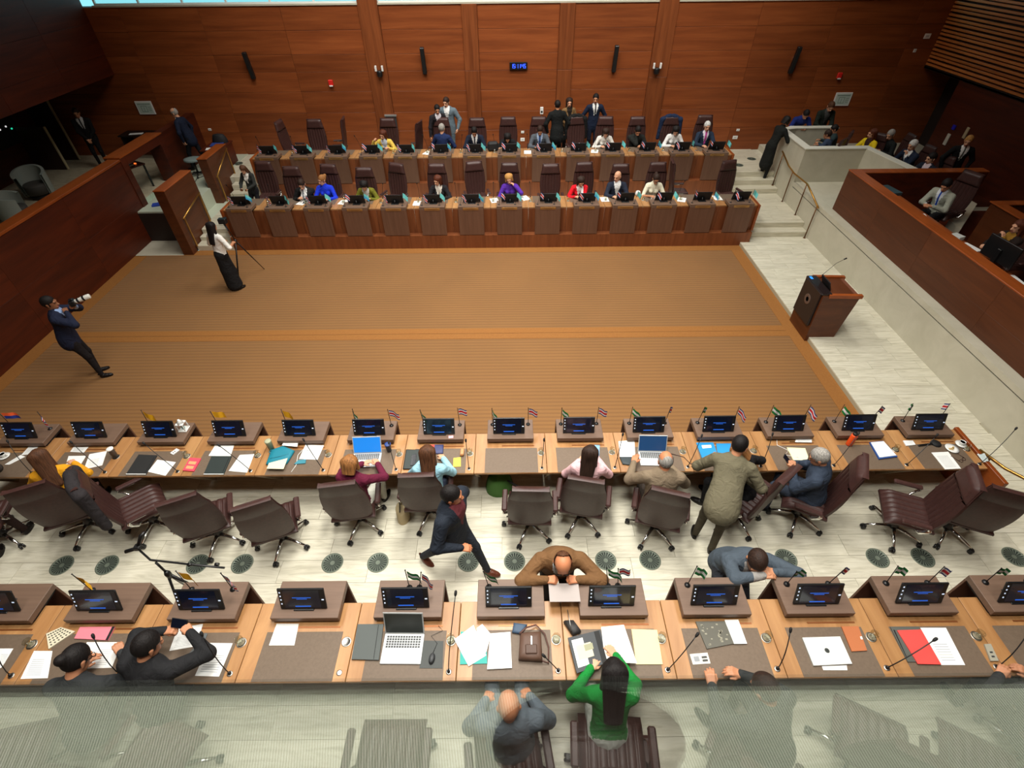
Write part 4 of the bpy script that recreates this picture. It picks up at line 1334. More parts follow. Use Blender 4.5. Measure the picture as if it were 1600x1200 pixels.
FD('person in a long black jacket standing with back turned at the back row', 1.98, y=16.72, yaw=8, sit=False, head=(8, 0, 0), top=(18, 20, 20), pants=(16, 16, 18), longcoat=.18, hc='black', s=1.04, bulk=1.08)
FD('woman with long brown hair and tan top standing by the wall', 2.34, y=17.3, yaw=196, sit=False, head=(4, -14, 0), hl=(-.06, .24, 1.10), hr=(.10, .24, 1.08), top=(128, 98, 62), shirt=(40, 32, 26), pants=(26, 24, 24), hair='long', hc='dark', fem=True, skin='light', s=1.03)
FD('young man in a navy suit with black tie standing upright', 3.18, y=17.48, yaw=184, sit=False, head=(4, -14, 0), top=(26, 36, 58), shirt=WHT, tie=(18, 18, 22), pants=(22, 28, 44), hc='black', s=1.06)
# carpet
photog = P('photographer in a navy suit aiming a camera with a white lens', -7.70, 7.55, 0, -62, sit=False, lean=9, head=(0, -8, 0), fl=(-.12, .05, .085), fr=(.12, .12, .085), hl=(-.03, .36, 1.50), hr=(.12, .26, 1.48), pl='grip', pr='grip', top=(28, 34, 56), shirt=(150, 176, 220), pants=(26, 22, 24), shoes=(22, 18, 18), hc='black', s=1.04, fine=True, bulk=1.08, skin='brown', eh=(1.0, .3, -.8))
tripw = P('woman in a white top and long black skirt standing behind a tripod', -6.20, 10.72, 0, -22, sit=False, lean=4, head=(10, 0, 0), hl=(-.16, .26, 1.12), hr=(.20, .26, 1.12), top=(232, 230, 224), pants=(26, 26, 28), skirt=.80, hair='long', hc='black', fem=True, s=.98, fine=True, sleeves='short')
# left edge
P('man in a black suit standing in the dark alcove with hands clasped', -12.45, 16.75, .85, 205, sit=False, head=(10, 0, 0), hl=(-.04, .22, .92), hr=(.05, .24, .92), top=(20, 18, 20), shirt=(190, 190, 190), tie=(30, 28, 34), pants=(18, 16, 18), hc='dark', s=1.0)
P('bald man in a dark navy suit walking behind the left partitions', -9.24, 16.50, .842, 88, sit=False, lean=12, head=(14, 0, 0), fl=(-.08, .24, .085), fr=(.08, -.30, .10), top=(24, 32, 52), shirt=WHT, pants=(20, 22, 28), hair='thin', hc='grey', skin='light', s=1.02)
# right side
P('woman in a long black coat leaning on the white booth', 8.30, 15.80, .60, -72, sit=False, lean=20, head=(20, 0, 0), hl=(-.10, .44, 1.24), hr=(.14, .44, 1.26), top=(24, 26, 24), pants=(22, 22, 24), longcoat=.52, hair='full', hc='black', fem=True, s=1.06)
P('man in a bright blue suit bending over the far edge of the booth', 9.44, 17.0, ZD - .08, 176, sit=False, lean=38, head=(28, 0, 0), hl=(-.12, .50, 1.12), hr=(.12, .50, 1.12), top=(26, 42, 112), hc='black', s=1.02)
P('man in a dark green suit standing at the far edge of the booth', 10.18, 17.0, ZD - .08, 178, sit=False, lean=16, head=(28, 0, 0), hl=(-.06, .40, 1.06), hr=(.08, .40, 1.06), pr='grip', top=(30, 38, 32), shirt=(70, 70, 70), hc='brown', skin='light', s=1.06)
P('man in a slate blue jacket seated inside the booth, back to the camera', 9.62, 15.10, 1.0, 40, lean=14, head=(16, 0, 0), hip=.46, hl=(-.2, .38, .7), hr=(.2, .38, .7), top=(52, 66, 88), hc='dark', s=.96)
P('man in a dark teal jacket seated inside the booth beside the far parapet', 10.02, 15.62, 1.0, 60, lean=10, head=(16, 10, 0), hip=.46, hl=(-.2, .38, .7), hr=(.2, .38, .7), top=(44, 60, 62), hc='black', s=.96)
P('woman with long auburn hair in a bright yellow jacket by the booth', 10.80, 15.18, .93, 112, fl=(-.1, .14, .085), fr=(.1, .14, .085), lean=8, head=(6, -26, 0), hip=.50, top=(236, 204, 30), shirt=(60, 40, 36), hair='long', hc='auburn', fem=True, skin='light')
P('grey-haired man in a black suit leaning towards the woman in yellow', 11.46, 15.15, .94, 96, lean=22, head=(14, 20, 0), hip=.50, top=(26, 30, 30), hc='grey', skin='light')
P('white-haired man in a navy suit resting chin on fist', 11.40, 14.15, .95, 104, lean=16, head=(10, 0, 0), hip=.50, hl=(-.04, .28, .92), hr=(.16, .36, .72), top=(30, 40, 60), shirt=WHT, hc='white', skin='light')
P('young dark-haired man in a navy jacket, last in the side seats', 11.40, 13.36, .90, 104, lean=10, head=(8, -14, 0), hip=.46, top=(28, 34, 48), shirt=(220, 200, 206), hc='black', skin='light')
P('man in a black suit and striped tie standing by the right wall', 11.98, 13.38, .90, 160, sit=False, head=(14, -20, 0), top=(18, 18, 20), shirt=WHT, tie=(90, 90, 80), pants=(16, 16, 18), hc='blond', s=.98, skin='light')
rg = P('man in a light grey suit and blue tie seated behind the right parapet', 10.34, 11.22, 1.0, 112, lean=14, head=(26, 10, 0), hip=.56, hl=(-.10, .44, .80), hr=(.06, .46, .80), pl='grip', pr='grip', top=(158, 160, 146), shirt=(220, 226, 232), tie=(30, 70, 170), hc='black', s=1.06)
P('woman with auburn hair in black seated behind the right parapet', 10.24, 9.02, 1.0, 92, lean=8, head=(4, 0, 0), hip=.56, hl=(-.02, .26, 1.02), hr=(.15, .36, .8), top=(38, 26, 22), shirt=(150, 110, 40), hair='long', hc='auburn', fem=True, skin='light', s=1.06)

# ------------------------------------------------------------------ things lying on the two near rows
ITEMS = [
    ('paper_sheet', 'paper', 'small printed sheet near the console, second desk of the second row', 0.003, 'PAPER', [(-5.782, 4.699), (-5.793, 4.788), (-5.572, 4.786), (-5.577, 4.682)]),
    ('paper_sheet', 'paper', 'creased white sheet, left of the pair on the second desk of the second row', 0.003, 'PAPER', [(-5.651, 4.356), (-5.754, 4.62), (-5.506, 4.623), (-5.467, 4.327)]),
    ('paper_sheet', 'paper', 'white sheet, right of the pair on the second desk of the second row', 0.003, 'PAPER', [(-5.39, 4.381), (-5.478, 4.651), (-5.261, 4.707), (-5.176, 4.448)]),
    ('folder', 'folder', 'closed black folder with white edge beside a sheet, third desk of the second row', 0.014, ('bfolder', 34, 34, 34), [(-4.747, 4.278), (-4.761, 4.628), (-4.491, 4.61), (-4.472, 4.274)]),
    ('paper_sheet', 'paper', 'white printed sheet lying against the black folder in the second row', 0.003, 'PAPER', [(-4.479, 4.329), (-4.454, 4.538), (-4.173, 4.492), (-4.201, 4.258)]),
    ('remote_control', 'remote', 'small white remote on the third desk of the second row', 0.01, ('wphone', 232, 230, 226), [(-4.33, 4.652), (-4.282, 4.74), (-4.221, 4.71), (-4.27, 4.622)]),
    ('notebook', 'notebook', 'pink-covered notebook on the second row', 0.016, ('pinknb', 226, 72, 92), [(-3.999, 4.337), (-4.004, 4.561), (-3.839, 4.545), (-3.838, 4.321)]),
    ('paper_sheet', 'paper', 'white sheet half under the console, fourth desk of the second row', 0.003, 'PAPER', [(-3.763, 4.602), (-3.754, 4.794), (-3.476, 4.79), (-3.45, 4.584)]),
    ('folder', 'folder', 'dark green-black folder on the fourth desk of the second row', 0.014, ('gfolder', 36, 46, 44), [(-3.681, 4.265), (-3.711, 4.587), (-3.427, 4.583), (-3.407, 4.262)]),
    ('paper_sheet', 'paper', 'loose fanned white papers right of the dark green folder', 0.003, 'PAPER', [(-3.369, 4.33), (-3.325, 4.611), (-3.126, 4.623), (-3.105, 4.299)]),
    ('paper_sheet', 'paper', 'white sheet by the cup at the left end of the second row', 0.003, 'PAPER', [(-6.556, 4.478), (-6.454, 4.648), (-6.365, 4.618), (-6.489, 4.477)]),
    ('paper_sheet', 'paper', 'printed sheet under the console at the left end of the second row', 0.003, 'PAPER', [(-6.443, 4.648), (-6.444, 4.796), (-6.305, 4.795), (-6.304, 4.661)]),
    ('fabric_pouch', 'pouch', 'teal fabric pouch lying on the fifth desk of the second row', 0.05, ('teal', 16, 120, 140), [(-2.884, 4.421), (-2.896, 4.679), (-2.749, 4.752), (-2.559, 4.66), (-2.593, 4.445), (-2.694, 4.349)]),
    ('envelope', 'envelope', 'cream envelope under the teal pouch', 0.004, ('cream', 228, 220, 186), [(-2.828, 4.323), (-2.829, 4.42), (-2.6, 4.502), (-2.594, 4.313)]),
    ('paper_sheet', 'paper', 'printed white sheet beside the teal pouch', 0.003, 'PAPER', [(-2.462, 4.529), (-2.451, 4.793), (-2.181, 4.775), (-2.2, 4.512)]),
    ('paper_sheet', 'paper', 'small printed leaflet behind the teal pouch', 0.003, 'PAPER', [(-2.755, 4.737), (-2.754, 4.803), (-2.543, 4.794), (-2.529, 4.71)]),
    ('earphone_case', 'case', 'turquoise earphone case with a white cable', 0.014, ('earcase', 56, 132, 150), [(-2.499, 4.43), (-2.465, 4.5), (-2.357, 4.513), (-2.347, 4.443)]),
    ('document_tray', 'tray', 'black document tray with a phone on it, second row', 0.012, ('tray', 48, 56, 54), [(-0.973, 4.329), (-0.98, 4.671), (-0.729, 4.668), (-0.709, 4.326)]),
    ('phone', 'phone', 'dark phone lying in the black tray', 0.009, ('phoneB', 44, 48, 52), [(-0.882, 4.384), (-0.886, 4.568), (-0.822, 4.596), (-0.805, 4.383)]),
    ('pencil_case', 'case', 'patterned blue and red pencil case behind the woman in light blue', 0.03, ('case', 56, 62, 104), [(-0.664, 4.594), (-0.677, 4.802), (-0.457, 4.793), (-0.449, 4.591)]),
    ('sticky_note_pad', 'note pad', 'yellow sticky note pad on the second row', 0.006, ('sticky', 240, 206, 70), [(-0.291, 4.363), (-0.296, 4.518), (-0.197, 4.531), (-0.185, 4.367)]),
    ('paper_sheet', 'paper', "white printed sheet left of the taupe-suited man's laptop", 0.003, 'PAPER', [(2.028, 4.49), (2.056, 4.798), (2.291, 4.826), (2.243, 4.502)]),
    ('glasses_case', 'case', 'dark glasses case under a white sheet', 0.025, ('gcase', 48, 58, 62), [(2.043, 4.377), (2.019, 4.504), (2.22, 4.502), (2.203, 4.348)]),
    ('folder', 'folder', 'bright blue folder with a white label on the second row', 0.01, ('blue1', 24, 140, 206), [(3.166, 4.448), (3.161, 4.755), (3.406, 4.767), (3.398, 4.517)]),
    ('folder', 'folder', 'bright blue folder without label, right of the labelled one', 0.01, ('blue2', 24, 140, 206), [(3.398, 4.517), (3.442, 4.736), (3.693, 4.733), (3.619, 4.543)]),
    ('marker_box', 'box', 'green marker box beneath the console, second row', 0.015, ('marker', 70, 150, 50), [(4.498, 4.799), (4.528, 4.844), (4.747, 4.842), (4.725, 4.79)]),
    ('paper_sheet', 'paper', 'narrow white sheet beneath the console by the green marker box', 0.003, 'PAPER', [(4.565, 4.738), (4.599, 4.792), (4.83, 4.795), (4.801, 4.729)]),
    ('notebook', 'notebook', 'cream notebook in front of the navy-suited man', 0.012, ('creamnb', 226, 220, 176), [(4.412, 4.295), (4.415, 4.65), (4.668, 4.632), (4.629, 4.389)]),
    ('paper_stack', 'papers', 'stack of white papers on a blue folder, second row', 0.022, ('stackblue', 40, 80, 150), [(5.594, 4.42), (5.622, 4.725), (5.828, 4.746), (5.871, 4.459)]),
    ('notepad', 'notepad', 'small white notepad at the right end of the second row', 0.012, ('notepad', 236, 238, 238), [(6.11, 4.659), (6.122, 4.902), (6.262, 4.922), (6.257, 4.678)]),
    ('paper_sheet', 'paper', 'white printed sheet at the right end of the second row', 0.003, 'PAPER', [(6.401, 4.244), (6.398, 4.539), (6.641, 4.55), (6.626, 4.255)]),
    ('phone', 'phone', 'white phone at the right end of the second row', 0.009, ('wphone2', 226, 232, 230), [(7.004, 4.361), (7.012, 4.502), (7.118, 4.51), (7.08, 4.36)]),
    ('paper_sheet', 'paper', 'white sheet at the left edge of the nearest row', 0.003, 'PAPER', [(-4.218, 1.691), (-4.348, 1.866), (-4.218, 1.865), (-4.206, 1.704)]),
    ('paper_sheet', 'paper', 'thin white sheet left of the writing person', 0.003, 'PAPER', [(-3.963, 1.602), (-4.005, 1.842), (-3.83, 1.84), (-3.718, 1.607)]),
    ('notebook', 'notebook', 'cream notebook with dark pattern near the console, nearest row', 0.014, ('pattern', 220, 212, 186), [(-3.87, 1.855), (-3.986, 1.994), (-3.884, 2.099), (-3.72, 2.014)]),
    ('folder', 'folder', 'pink folder under the console, nearest row', 0.014, ('pinkf', 236, 132, 146), [(-3.686, 1.947), (-3.697, 2.09), (-3.358, 2.087), (-3.352, 1.93)]),
    ('paper_sheet', 'paper', 'white sheets being written on, nearest row', 0.003, 'PAPER', [(-3.49, 1.685), (-3.552, 1.917), (-3.213, 1.914), (-3.183, 1.689)]),
    ('paper_sheet', 'paper', 'open printed booklet before the man with the phone', 0.003, 'PAPER', [(-2.721, 1.831), (-2.744, 2.036), (-2.514, 2.079), (-2.483, 1.872)]),
    ('clipboard', 'clipboard', 'grey clipboard beside the printed booklet', 0.006, ('clip', 96, 102, 104), [(-2.548, 1.752), (-2.481, 1.886), (-2.45, 1.988), (-2.424, 1.981), (-2.425, 1.745)]),
    ('paper_sheet', 'paper', 'printed white sheet with a blue pen mark, nearest row', 0.003, 'PAPER', [(-2.381, 1.616), (-2.373, 1.9), (-2.15, 1.895), (-2.158, 1.607)]),
    ('paper_sheet', 'paper', 'printed white sheet half under the console, alone on its desk', 0.003, 'PAPER', [(-1.796, 1.873), (-1.791, 2.073), (-1.574, 2.071), (-1.555, 1.871)]),
    ('laptop_sleeve', 'laptop sleeve', 'dark grey laptop sleeve left of the open laptop, nearest row', 0.02, ('sleeve', 74, 80, 78), [(-0.979, 1.739), (-0.99, 2.066), (-0.738, 2.056), (-0.724, 1.73)]),
    ('mouse_pad', 'mouse pad', 'dark grey mouse pad with a wire, nearest row', 0.004, ('pad', 58, 62, 60), [(-0.341, 1.662), (-0.337, 1.904), (-0.143, 1.898), (-0.13, 1.66)]),
    ('folder', 'folder', 'turquoise folder under white papers, nearest row', 0.008, ('tealf', 38, 160, 150), [(0.029, 1.69), (0.016, 1.982), (0.263, 1.98), (0.28, 1.695)]),
    ('paper_sheet', 'paper', 'tilted white paper, left of three on the turquoise folder', 0.003, 'PAPER', [(0.111, 1.672), (-0.04, 1.909), (0.137, 2.041), (0.27, 1.764)]),
    ('paper_sheet', 'paper', 'tilted white paper in the middle of the turquoise folder', 0.003, 'PAPER', [(0.19, 1.723), (0.169, 2.01), (0.222, 2.048), (0.31, 1.95), (0.269, 1.792)]),
    ('paper_sheet', 'paper', 'white printed letter, rightmost on the turquoise folder', 0.003, 'PAPER', [(0.281, 1.643), (0.303, 1.957), (0.495, 1.97), (0.508, 1.652)]),
    ('shoulder_bag', 'bag', 'brown leather shoulder bag lying on the nearest row', 0.09, ('bag', 86, 60, 46), [(0.568, 1.713), (0.587, 1.947), (0.787, 1.96), (0.789, 1.697)]),
    ('fabric_pouch', 'pouch', 'crumpled blue pouch behind the brown leather bag', 0.04, ('bluep', 58, 80, 104), [(0.51, 1.963), (0.526, 2.053), (0.659, 2.036), (0.602, 1.947)]),
    ('pencil_case', 'case', 'black pencil case standing in the gap between two consoles', 0.07, ('bcase', 40, 38, 38), [(1.091, 1.921), (1.01, 2.156), (1.108, 2.187), (1.172, 1.957)]),
    ('ring_binder', 'binder', 'open dark ring binder with colour leaflets in front of the woman in green', 0.018, ('fopen', 52, 56, 60), [(1.088, 1.581), (1.035, 1.885), (1.348, 1.955), (1.391, 1.672)]),
    ('paper_sheet', 'paper', 'white papers right of the ring binder', 0.003, 'PAPER', [(1.355, 1.672), (1.359, 1.978), (1.578, 1.998), (1.639, 1.657)]),
    ('folder', 'folder', 'pale yellow manila folder, nearest row', 0.01, ('yfold', 238, 218, 160), [(1.65, 1.677), (1.662, 1.99), (1.907, 1.98), (1.892, 1.675)]),
    ('notebook', 'notebook', 'dark marbled notebook under the console, nearest row', 0.014, ('marble', 92, 90, 80), [(2.334, 1.803), (2.297, 2.083), (2.584, 2.073), (2.612, 1.85)]),
    ('paper_sheet', 'paper', 'white sheet sticking out of the marbled notebook', 0.003, 'PAPER', [(2.602, 1.843), (2.581, 2.065), (2.715, 2.067), (2.724, 1.845)]),
    ('printed_card', 'card', 'small white printed card on the nearest row', 0.004, ('card', 226, 222, 210), [(2.171, 1.672), (2.165, 1.762), (2.333, 1.774), (2.335, 1.681)]),
    ('laptop', 'laptop', 'closed silver laptop with a round dark emblem', 0.018, ('lapclosed', 222, 224, 218), [(3.264, 1.65), (3.266, 1.895), (3.627, 1.902), (3.622, 1.663)]),
    ('paper_sheet', 'paper', 'white sheet under the closed silver laptop', 0.003, 'PAPER', [(3.343, 1.616), (3.344, 1.649), (3.573, 1.654), (3.561, 1.614)]),
    ('notebook', 'notebook', 'orange-brown leather notebook beside the silver laptop', 0.014, ('orangenb', 182, 106, 62), [(3.675, 1.77), (3.687, 1.995), (3.85, 1.996), (3.82, 1.776)]),
    ('folder', 'folder', 'dark grey folder under a red one, nearest row', 0.01, ('dfold', 84, 86, 80), [(4.143, 1.677), (4.156, 1.991), (4.433, 1.988), (4.231, 1.676)]),
    ('folder', 'folder', 'bright red folder, nearest row', 0.008, ('redf', 230, 74, 68), [(4.219, 1.656), (4.197, 1.953), (4.43, 1.958), (4.428, 1.65)]),
    ('paper_sheet', 'paper', 'white document beside the red folder', 0.003, 'PAPER', [(4.435, 1.65), (4.444, 1.981), (4.689, 1.979), (4.654, 1.648)]),
    ('remote_control', 'remote', 'slim grey remote near the right end of the nearest row', 0.016, ('remote', 158, 154, 138), [(4.901, 1.677), (4.943, 1.823), (5.005, 1.825), (4.974, 1.677)]),
]
PLACED = []
def lerp2(q, u, v):
    a = [q[0][i] * (1 - u) + q[3][i] * u for i in (0, 1)]
    c = [q[1][i] * (1 - u) + q[2][i] * u for i in (0, 1)]
    return [a[i] * (1 - v) + c[i] * v for i in (0, 1)]
for nm, ct, lab, th, cl, poly in ITEMS:
    cx, cy = sum(p[0] for p in poly) / len(poly), sum(p[1] for p in poly) / len(poly)
    zt = (ZA if cy < 3 else ZB) + TH + .003
    # kept clear of the console's overhang
    ylim = (2.055 if cy < 3 else 4.755)
    poly = [(p[0], min(p[1], ylim) if nm not in ('paper_sheet',) else p[1]) for p in poly]
    bb = (min(p[0] for p in poly), max(p[0] for p in poly), min(p[1] for p in poly), max(p[1] for p in poly))
    zb = zt
    for b2, top in PLACED:
        if bb[0] < b2[1] - .02 and b2[0] < bb[1] - .02 and bb[2] < b2[3] - .02 and b2[2] < bb[3] - .02:
            zb = max(zb, top + .0008)
    PLACED.append((bb, zb + th))
    loc = (cx, cy, zb)
    lp = [(p[0] - cx, p[1] - cy) for p in poly]
    mt = PAPER if cl == 'PAPER' else mat('item_' + cl[0], S(*cl[1:]), .6)
    key = 'sheet' if cl == 'PAPER' else cl[0]
    q = MB()
    if key in ('teal', 'bag', 'bluep', 'bcase', 'gcase', 'case'):
        # soft, bulging body
        n = len(lp)
        ring = []
        for s_, z_ in ((.96, 0), (1.0, th * .35), (.97, th * .7), (.84, th * .95), (.5, th)):
            ring.append([(p[0] * s_, p[1] * s_, z_) for p in lp])
        a2 = sum(lp[i][0] * lp[(i + 1) % n][1] - lp[(i + 1) % n][0] * lp[i][1] for i in range(n))
        vs = [p for r_ in ring for p in r_]
        fs = [(j * n + i, j * n + (i + 1) % n, (j + 1) * n + (i + 1) % n, (j + 1) * n + i) for j in range(4) for i in range(n)]
        fs.append(tuple(4 * n + i for i in range(n)))
        if a2 < 0:
            fs = [f[::-1] for f in fs]
        q.add(vs, fs, 0, True)
        o = q.build(nm, mt, None, loc, 0, label=lab, cat=ct)
        if key == 'bag':
            w = MB(); w.tube([(-.10, .10, th * .9), (-.04, .16, th * .7), (.06, .20, .03), (.14, .12, .02), (.17, .0, .02), (.16, -.14, .02), (.08, -.12, th * .6)], .009, 6, flat=.5); w.build('strap', mat('bag_strap', S(84, 52, 42), .6), o)
            w = MB(); w.cbox(-.05, .06, -.085, .0, th * .9, th + .012, .008); w.build('front_pocket', mat('bag_pocket', S(78, 54, 42), .6), o)
            w = MB(); w.cbox(.0, .018, -.01, .07, th, th + .016, .003); w.build('buckle', STEEL, o)
        elif key == 'bcase':
            w = MB(); w.tube([(-.02, -.10, th), (-.03, .0, th + .004), (-.04, .10, th)], .004, 5); w.build('zip', STEEL, o)
        elif key == 'teal':
            w = MB(); w.tube([(-.13, .04, th * .8), (-.17, .07, th * .9), (-.16, .11, th * .9), (-.10, .10, th * .8)], .007, 6); w.build('wrist_loop', mt, o)
            w = MB(); w.tube([(-.12, -.05, th * .96), (.0, -.02, th * 1.03), (.12, .03, th * .93)], .004, 5); w.build('zip', mat('teal_zip', S(10, 86, 104), .5), o)
        elif key == 'case':
            w = MB(); w.cbox(-.08, -.02, -.05, .05, th * .92, th + .004, .002); w.build('patch', mat('patch_red', S(200, 70, 60), .6), o)
        continue
    q.prism(lp, 0, th)
    o = q.build(nm, mt, None, loc, 0, label=lab, cat=ct)
    if len(lp) != 4:
        continue
    def bars(rows, u0, u1, name, mtl, h=.0008, wv=.012):
        w = MB()
        for v in rows:
            uu = u1 if isinstance(u1, float) else 1
            pts = [lerp2(lp, a, b) for a, b in ((u0, v), (uu, v), (uu, v + wv), (u0, v + wv))]
            w.prism([tuple(p) for p in pts], th, th + h)
        w.build(name, mtl, o)
    if key == 'sheet':
        bars([.12 + .07 * i for i in range(random.randint(7, 11))], .14, random.choice((.8, .86, .7)), 'printed_lines', INK)
    elif key in ('bfolder', 'gfolder'):
        bars([.0], .0, 1.0, 'page_edge', PAPER, .0015, .03)
        bars([.1], .9, .93, 'elastic_band', BLACKM, .002, .8)
    elif key in ('pinknb',):
        bars([.15, .5], .15, .8, 'cover_print', mat('cover_orange', S(240, 160, 110), .6), .001, .22)
    elif key in ('blue1',):
        bars([.62], .25, .8, 'white_label', PAPER, .001, .2)
    elif key in ('stackblue', 'redf', 'pinkf'):
        if key == 'stackblue':
            bars([.06], .05, .97, 'top_sheet', PAPER, .006, .9)
        elif key == 'pinkf':
            bars([.0], .93, 1.0, 'dark_spine', BLACKM, .002, 1.0)
    elif key == 'notepad':
        bars([.25, .4, .55, .7], .2, .8, 'printed_lines', INK)
    elif key == 'creamnb':
        bars([.06], .03, .97, 'page', mat('cream_page', S(236, 232, 196), .8), .002, .88)
    elif key == 'pattern':
        w = MB()
        for a in range(6):
            for c in range(5):
                p = lerp2(lp, .12 + .15 * a, .14 + .18 * c)
                w.box(p[0] - .008, p[0] + .008, p[1] - .006, p[1] + .006, th, th + .0008)
        w.build('cover_pattern', mat('pattern_dark', S(70, 66, 56), .7), o)
    elif key == 'marble':
        w = MB()
        for _ in range(26):
            p = lerp2(lp, random.uniform(.1, .9), random.uniform(.1, .9)); r_ = random.uniform(.004, .012)
            w.box(p[0] - r_, p[0] + r_, p[1] - r_ * .7, p[1] + r_ * .7, th, th + .0006)
        w.build('marbling', mat('marble_light', S(150, 146, 128), .7), o)
    elif key == 'card':
        bars([.25], .15, .45, 'printed_mark', INK, .0008, .5); bars([.2, .5], .6, .9, 'printed_block', mat('ink_dark', S(70, 70, 68), .8), .0008, .2)
    elif key == 'lapclosed':
        w = MB(); w.lathe([(.016, th), (.022, th), (.022, th + .001), (.016, th + .001)], 18); w.box(-.006, -.003, -.012, .012, th, th + .001); w.box(.003, .006, -.012, .012, th, th + .001); w.build('emblem', mat('emblem_dark', S(60, 64, 62), .5), o)
        w = MB(); w.prism([(p[0] * 1.004, p[1] * 1.004) for p in lp], .004, .007); w.build('lid_seam', DGREY, o)
    elif key == 'sleeve':
        bars([.02], .80, .82, 'zip', BLACKM, .002, .95)
    elif key == 'fopen':
        bars([.12], .08, .42, 'white_pocket', PAPER, .001, .78)
        bars([.3], .16, .62, 'colour_leaflet', mat('leaflet', S(206, 196, 170), .6), .0025, .42)
        bars([.5], .40, .66, 'leaflet_picture', mat('leaflet_green', S(150, 150, 120), .6), .0032, .18)
        bars([.02], .80, .95, 'ring_spine', BLACKM, .006, .96)
    elif key == 'phoneB':
        bars([.06], .06, .94, 'screen', SCREEN, .0008, .88)
    elif key == 'wphone2':
        bars([.08], .08, .92, 'screen', mat('phone_pale', S(200, 214, 214), .25), .0008, .84)
    elif key in ('remote', 'wphone'):
        bars([.2, .45], .3, .7, 'buttons', DGREY, .001, .1)
    elif key == 'tray':
        w = MB(); pts = [Vector((p[0], p[1], th)) for p in lp]; w.tube(pts + [pts[0]], .006, 5); w.build('rim', BLACKM, o)
    elif key == 'orangenb':
        bars([.45], .86, .98, 'clasp', PAPER, .002, .12)
    elif key == 'dfold':
        bars([.1], .05, .1, 'edge_band', BLACKM, .002, .8)
    elif key == 'clip':
        pass

def laptop(label, x, y, z, rz, w, d, tilt, disp, body):
    t = thing('laptop', label, 'laptop', (x, y, z), R(rz))
    q = MB(); q.cbox(-w / 2, w / 2, -d / 2, d / 2, 0, .016, .004); b_ = q.build('base', body, t)
    q = MB()
    for r_ in range(5):
        for c in range(13):
            kx, ky = -w * .43 + c * w * .0665, d * .02 + r_ * d * .083
            q.box(kx, kx + w * .055, ky, ky + d * .065, .016, .0175)
    q.build('keyboard', DGREY, b_)
    q = MB(); q.box(-w * .14, w * .14, -d * .42, -d * .06, .016, .0166); q.build('touchpad', mat('touchpad', S(190, 194, 194), .35), b_)
    M = Matrix.Translation((0, d / 2, .014)) @ Matrix.Rotation(R(-tilt), 4, 'X')
    q = MB(); q.cbox(-w / 2, w / 2, 0, .008, 0, d * .98, .003, 0, M); l = q.build('lid', body if disp is not None else BLACK, t)
    q = MB(); q.box(-w * .47, w * .47, -.0012, .0, d * .05, d * .93, 0, M); q.build('display', disp or mat('lid_screen_dark', S(50, 54, 50), .3), l)
SILV = mat('laptop_silver', S(200, 204, 204), .35, .4)
laptop("silver laptop with a blue screen before the woman in maroon", -1.51, 4.49, ZB + TH + .003, 2, .40, .25, 28, mat('laptop_blue', S(30, 110, 190), .3, emit=S(20, 120, 210), es=.55), SILV)
laptop("silver laptop with a dark blue screen before the taupe-suited man", 2.49, 4.47, ZB + TH + .003, -2, .40, .25, 26, mat('laptop_navy', S(30, 60, 96), .3, emit=S(20, 70, 120), es=.25), SILV)
laptop("open silver laptop with a black screen on the nearest row", -.52, 1.83, ZA + TH + .003, -1, .38, .27, 20, mat('lid_screen_dark', S(50, 54, 50), .3), SILV)

def onB(x, y): return (x, y, ZB + TH + .003)
def onA(x, y): return (x, y, ZA + TH + .003)
# drinking vessels and small goods
def vessel(name, label, cat, loc, prof, mtl, lid=None, lidm=None):
    t = thing(name, label, cat, loc)
    q = MB(); q.lathe(prof, 18); q.build('body', mtl, t)
    if lid:
        q = MB(); q.lathe(lid, 18); q.build('lid', lidm or BLACK, t)
    return t
vessel('tumbler', 'grey steel tumbler with a white top on the second row', 'tumbler', onB(-5.07, 4.60), [(.032, 0), (.042, .15), (.044, .16)], mat('tumbler_grey', S(92, 92, 94), .35, .5), [(.044, .16), (.045, .175), (.03, .18)], WHITE)
vessel('tumbler', 'sage green tumbler beside the teal pouch', 'tumbler', onB(-2.9, 4.70), [(.036, 0), (.044, .17), (.045, .18)], mat('tumbler_sage', S(146, 150, 118), .5), [(.045, .18), (.046, .195), (.03, .2)], mat('sage_lid', S(168, 170, 140), .5))
vessel('travel_cup', 'dark blue travel cup right of the blue-screened laptop', 'cup', onB(-1.22, 4.66), [(.032, 0), (.042, .13), (.044, .14)], mat('cup_navy', S(30, 36, 52), .4), [(.044, .14), (.045, .15), (.034, .155)], mat('cup_lid_blue', S(40, 66, 130), .4))
vessel('water_bottle', 'orange bottle with a black lid on the second row', 'bottle', onB(5.32, 4.70), [(.04, 0), (.042, .02), (.042, .19), (.036, .21)], mat('bottle_orange', S(238, 84, 26), .4), [(.034, .21), (.034, .24), (.026, .245)], BLACK)
q = MB(); q.lathe([(.0, -.055), (.026, -.055), (.028, -.04), (.028, .04), (.026, .055), (0, .055)], 14, (0, 0, 0), 0, Matrix.Translation((0, 0, .028)) @ Matrix.Rotation(R(86), 4, 'X'))
q.build('paper_roll', mat('roll_copper', S(206, 150, 104), .5), None, onB(-.18, 4.60), 0, label='copper-coloured roll lying right of the woman in light blue', cat='roll')
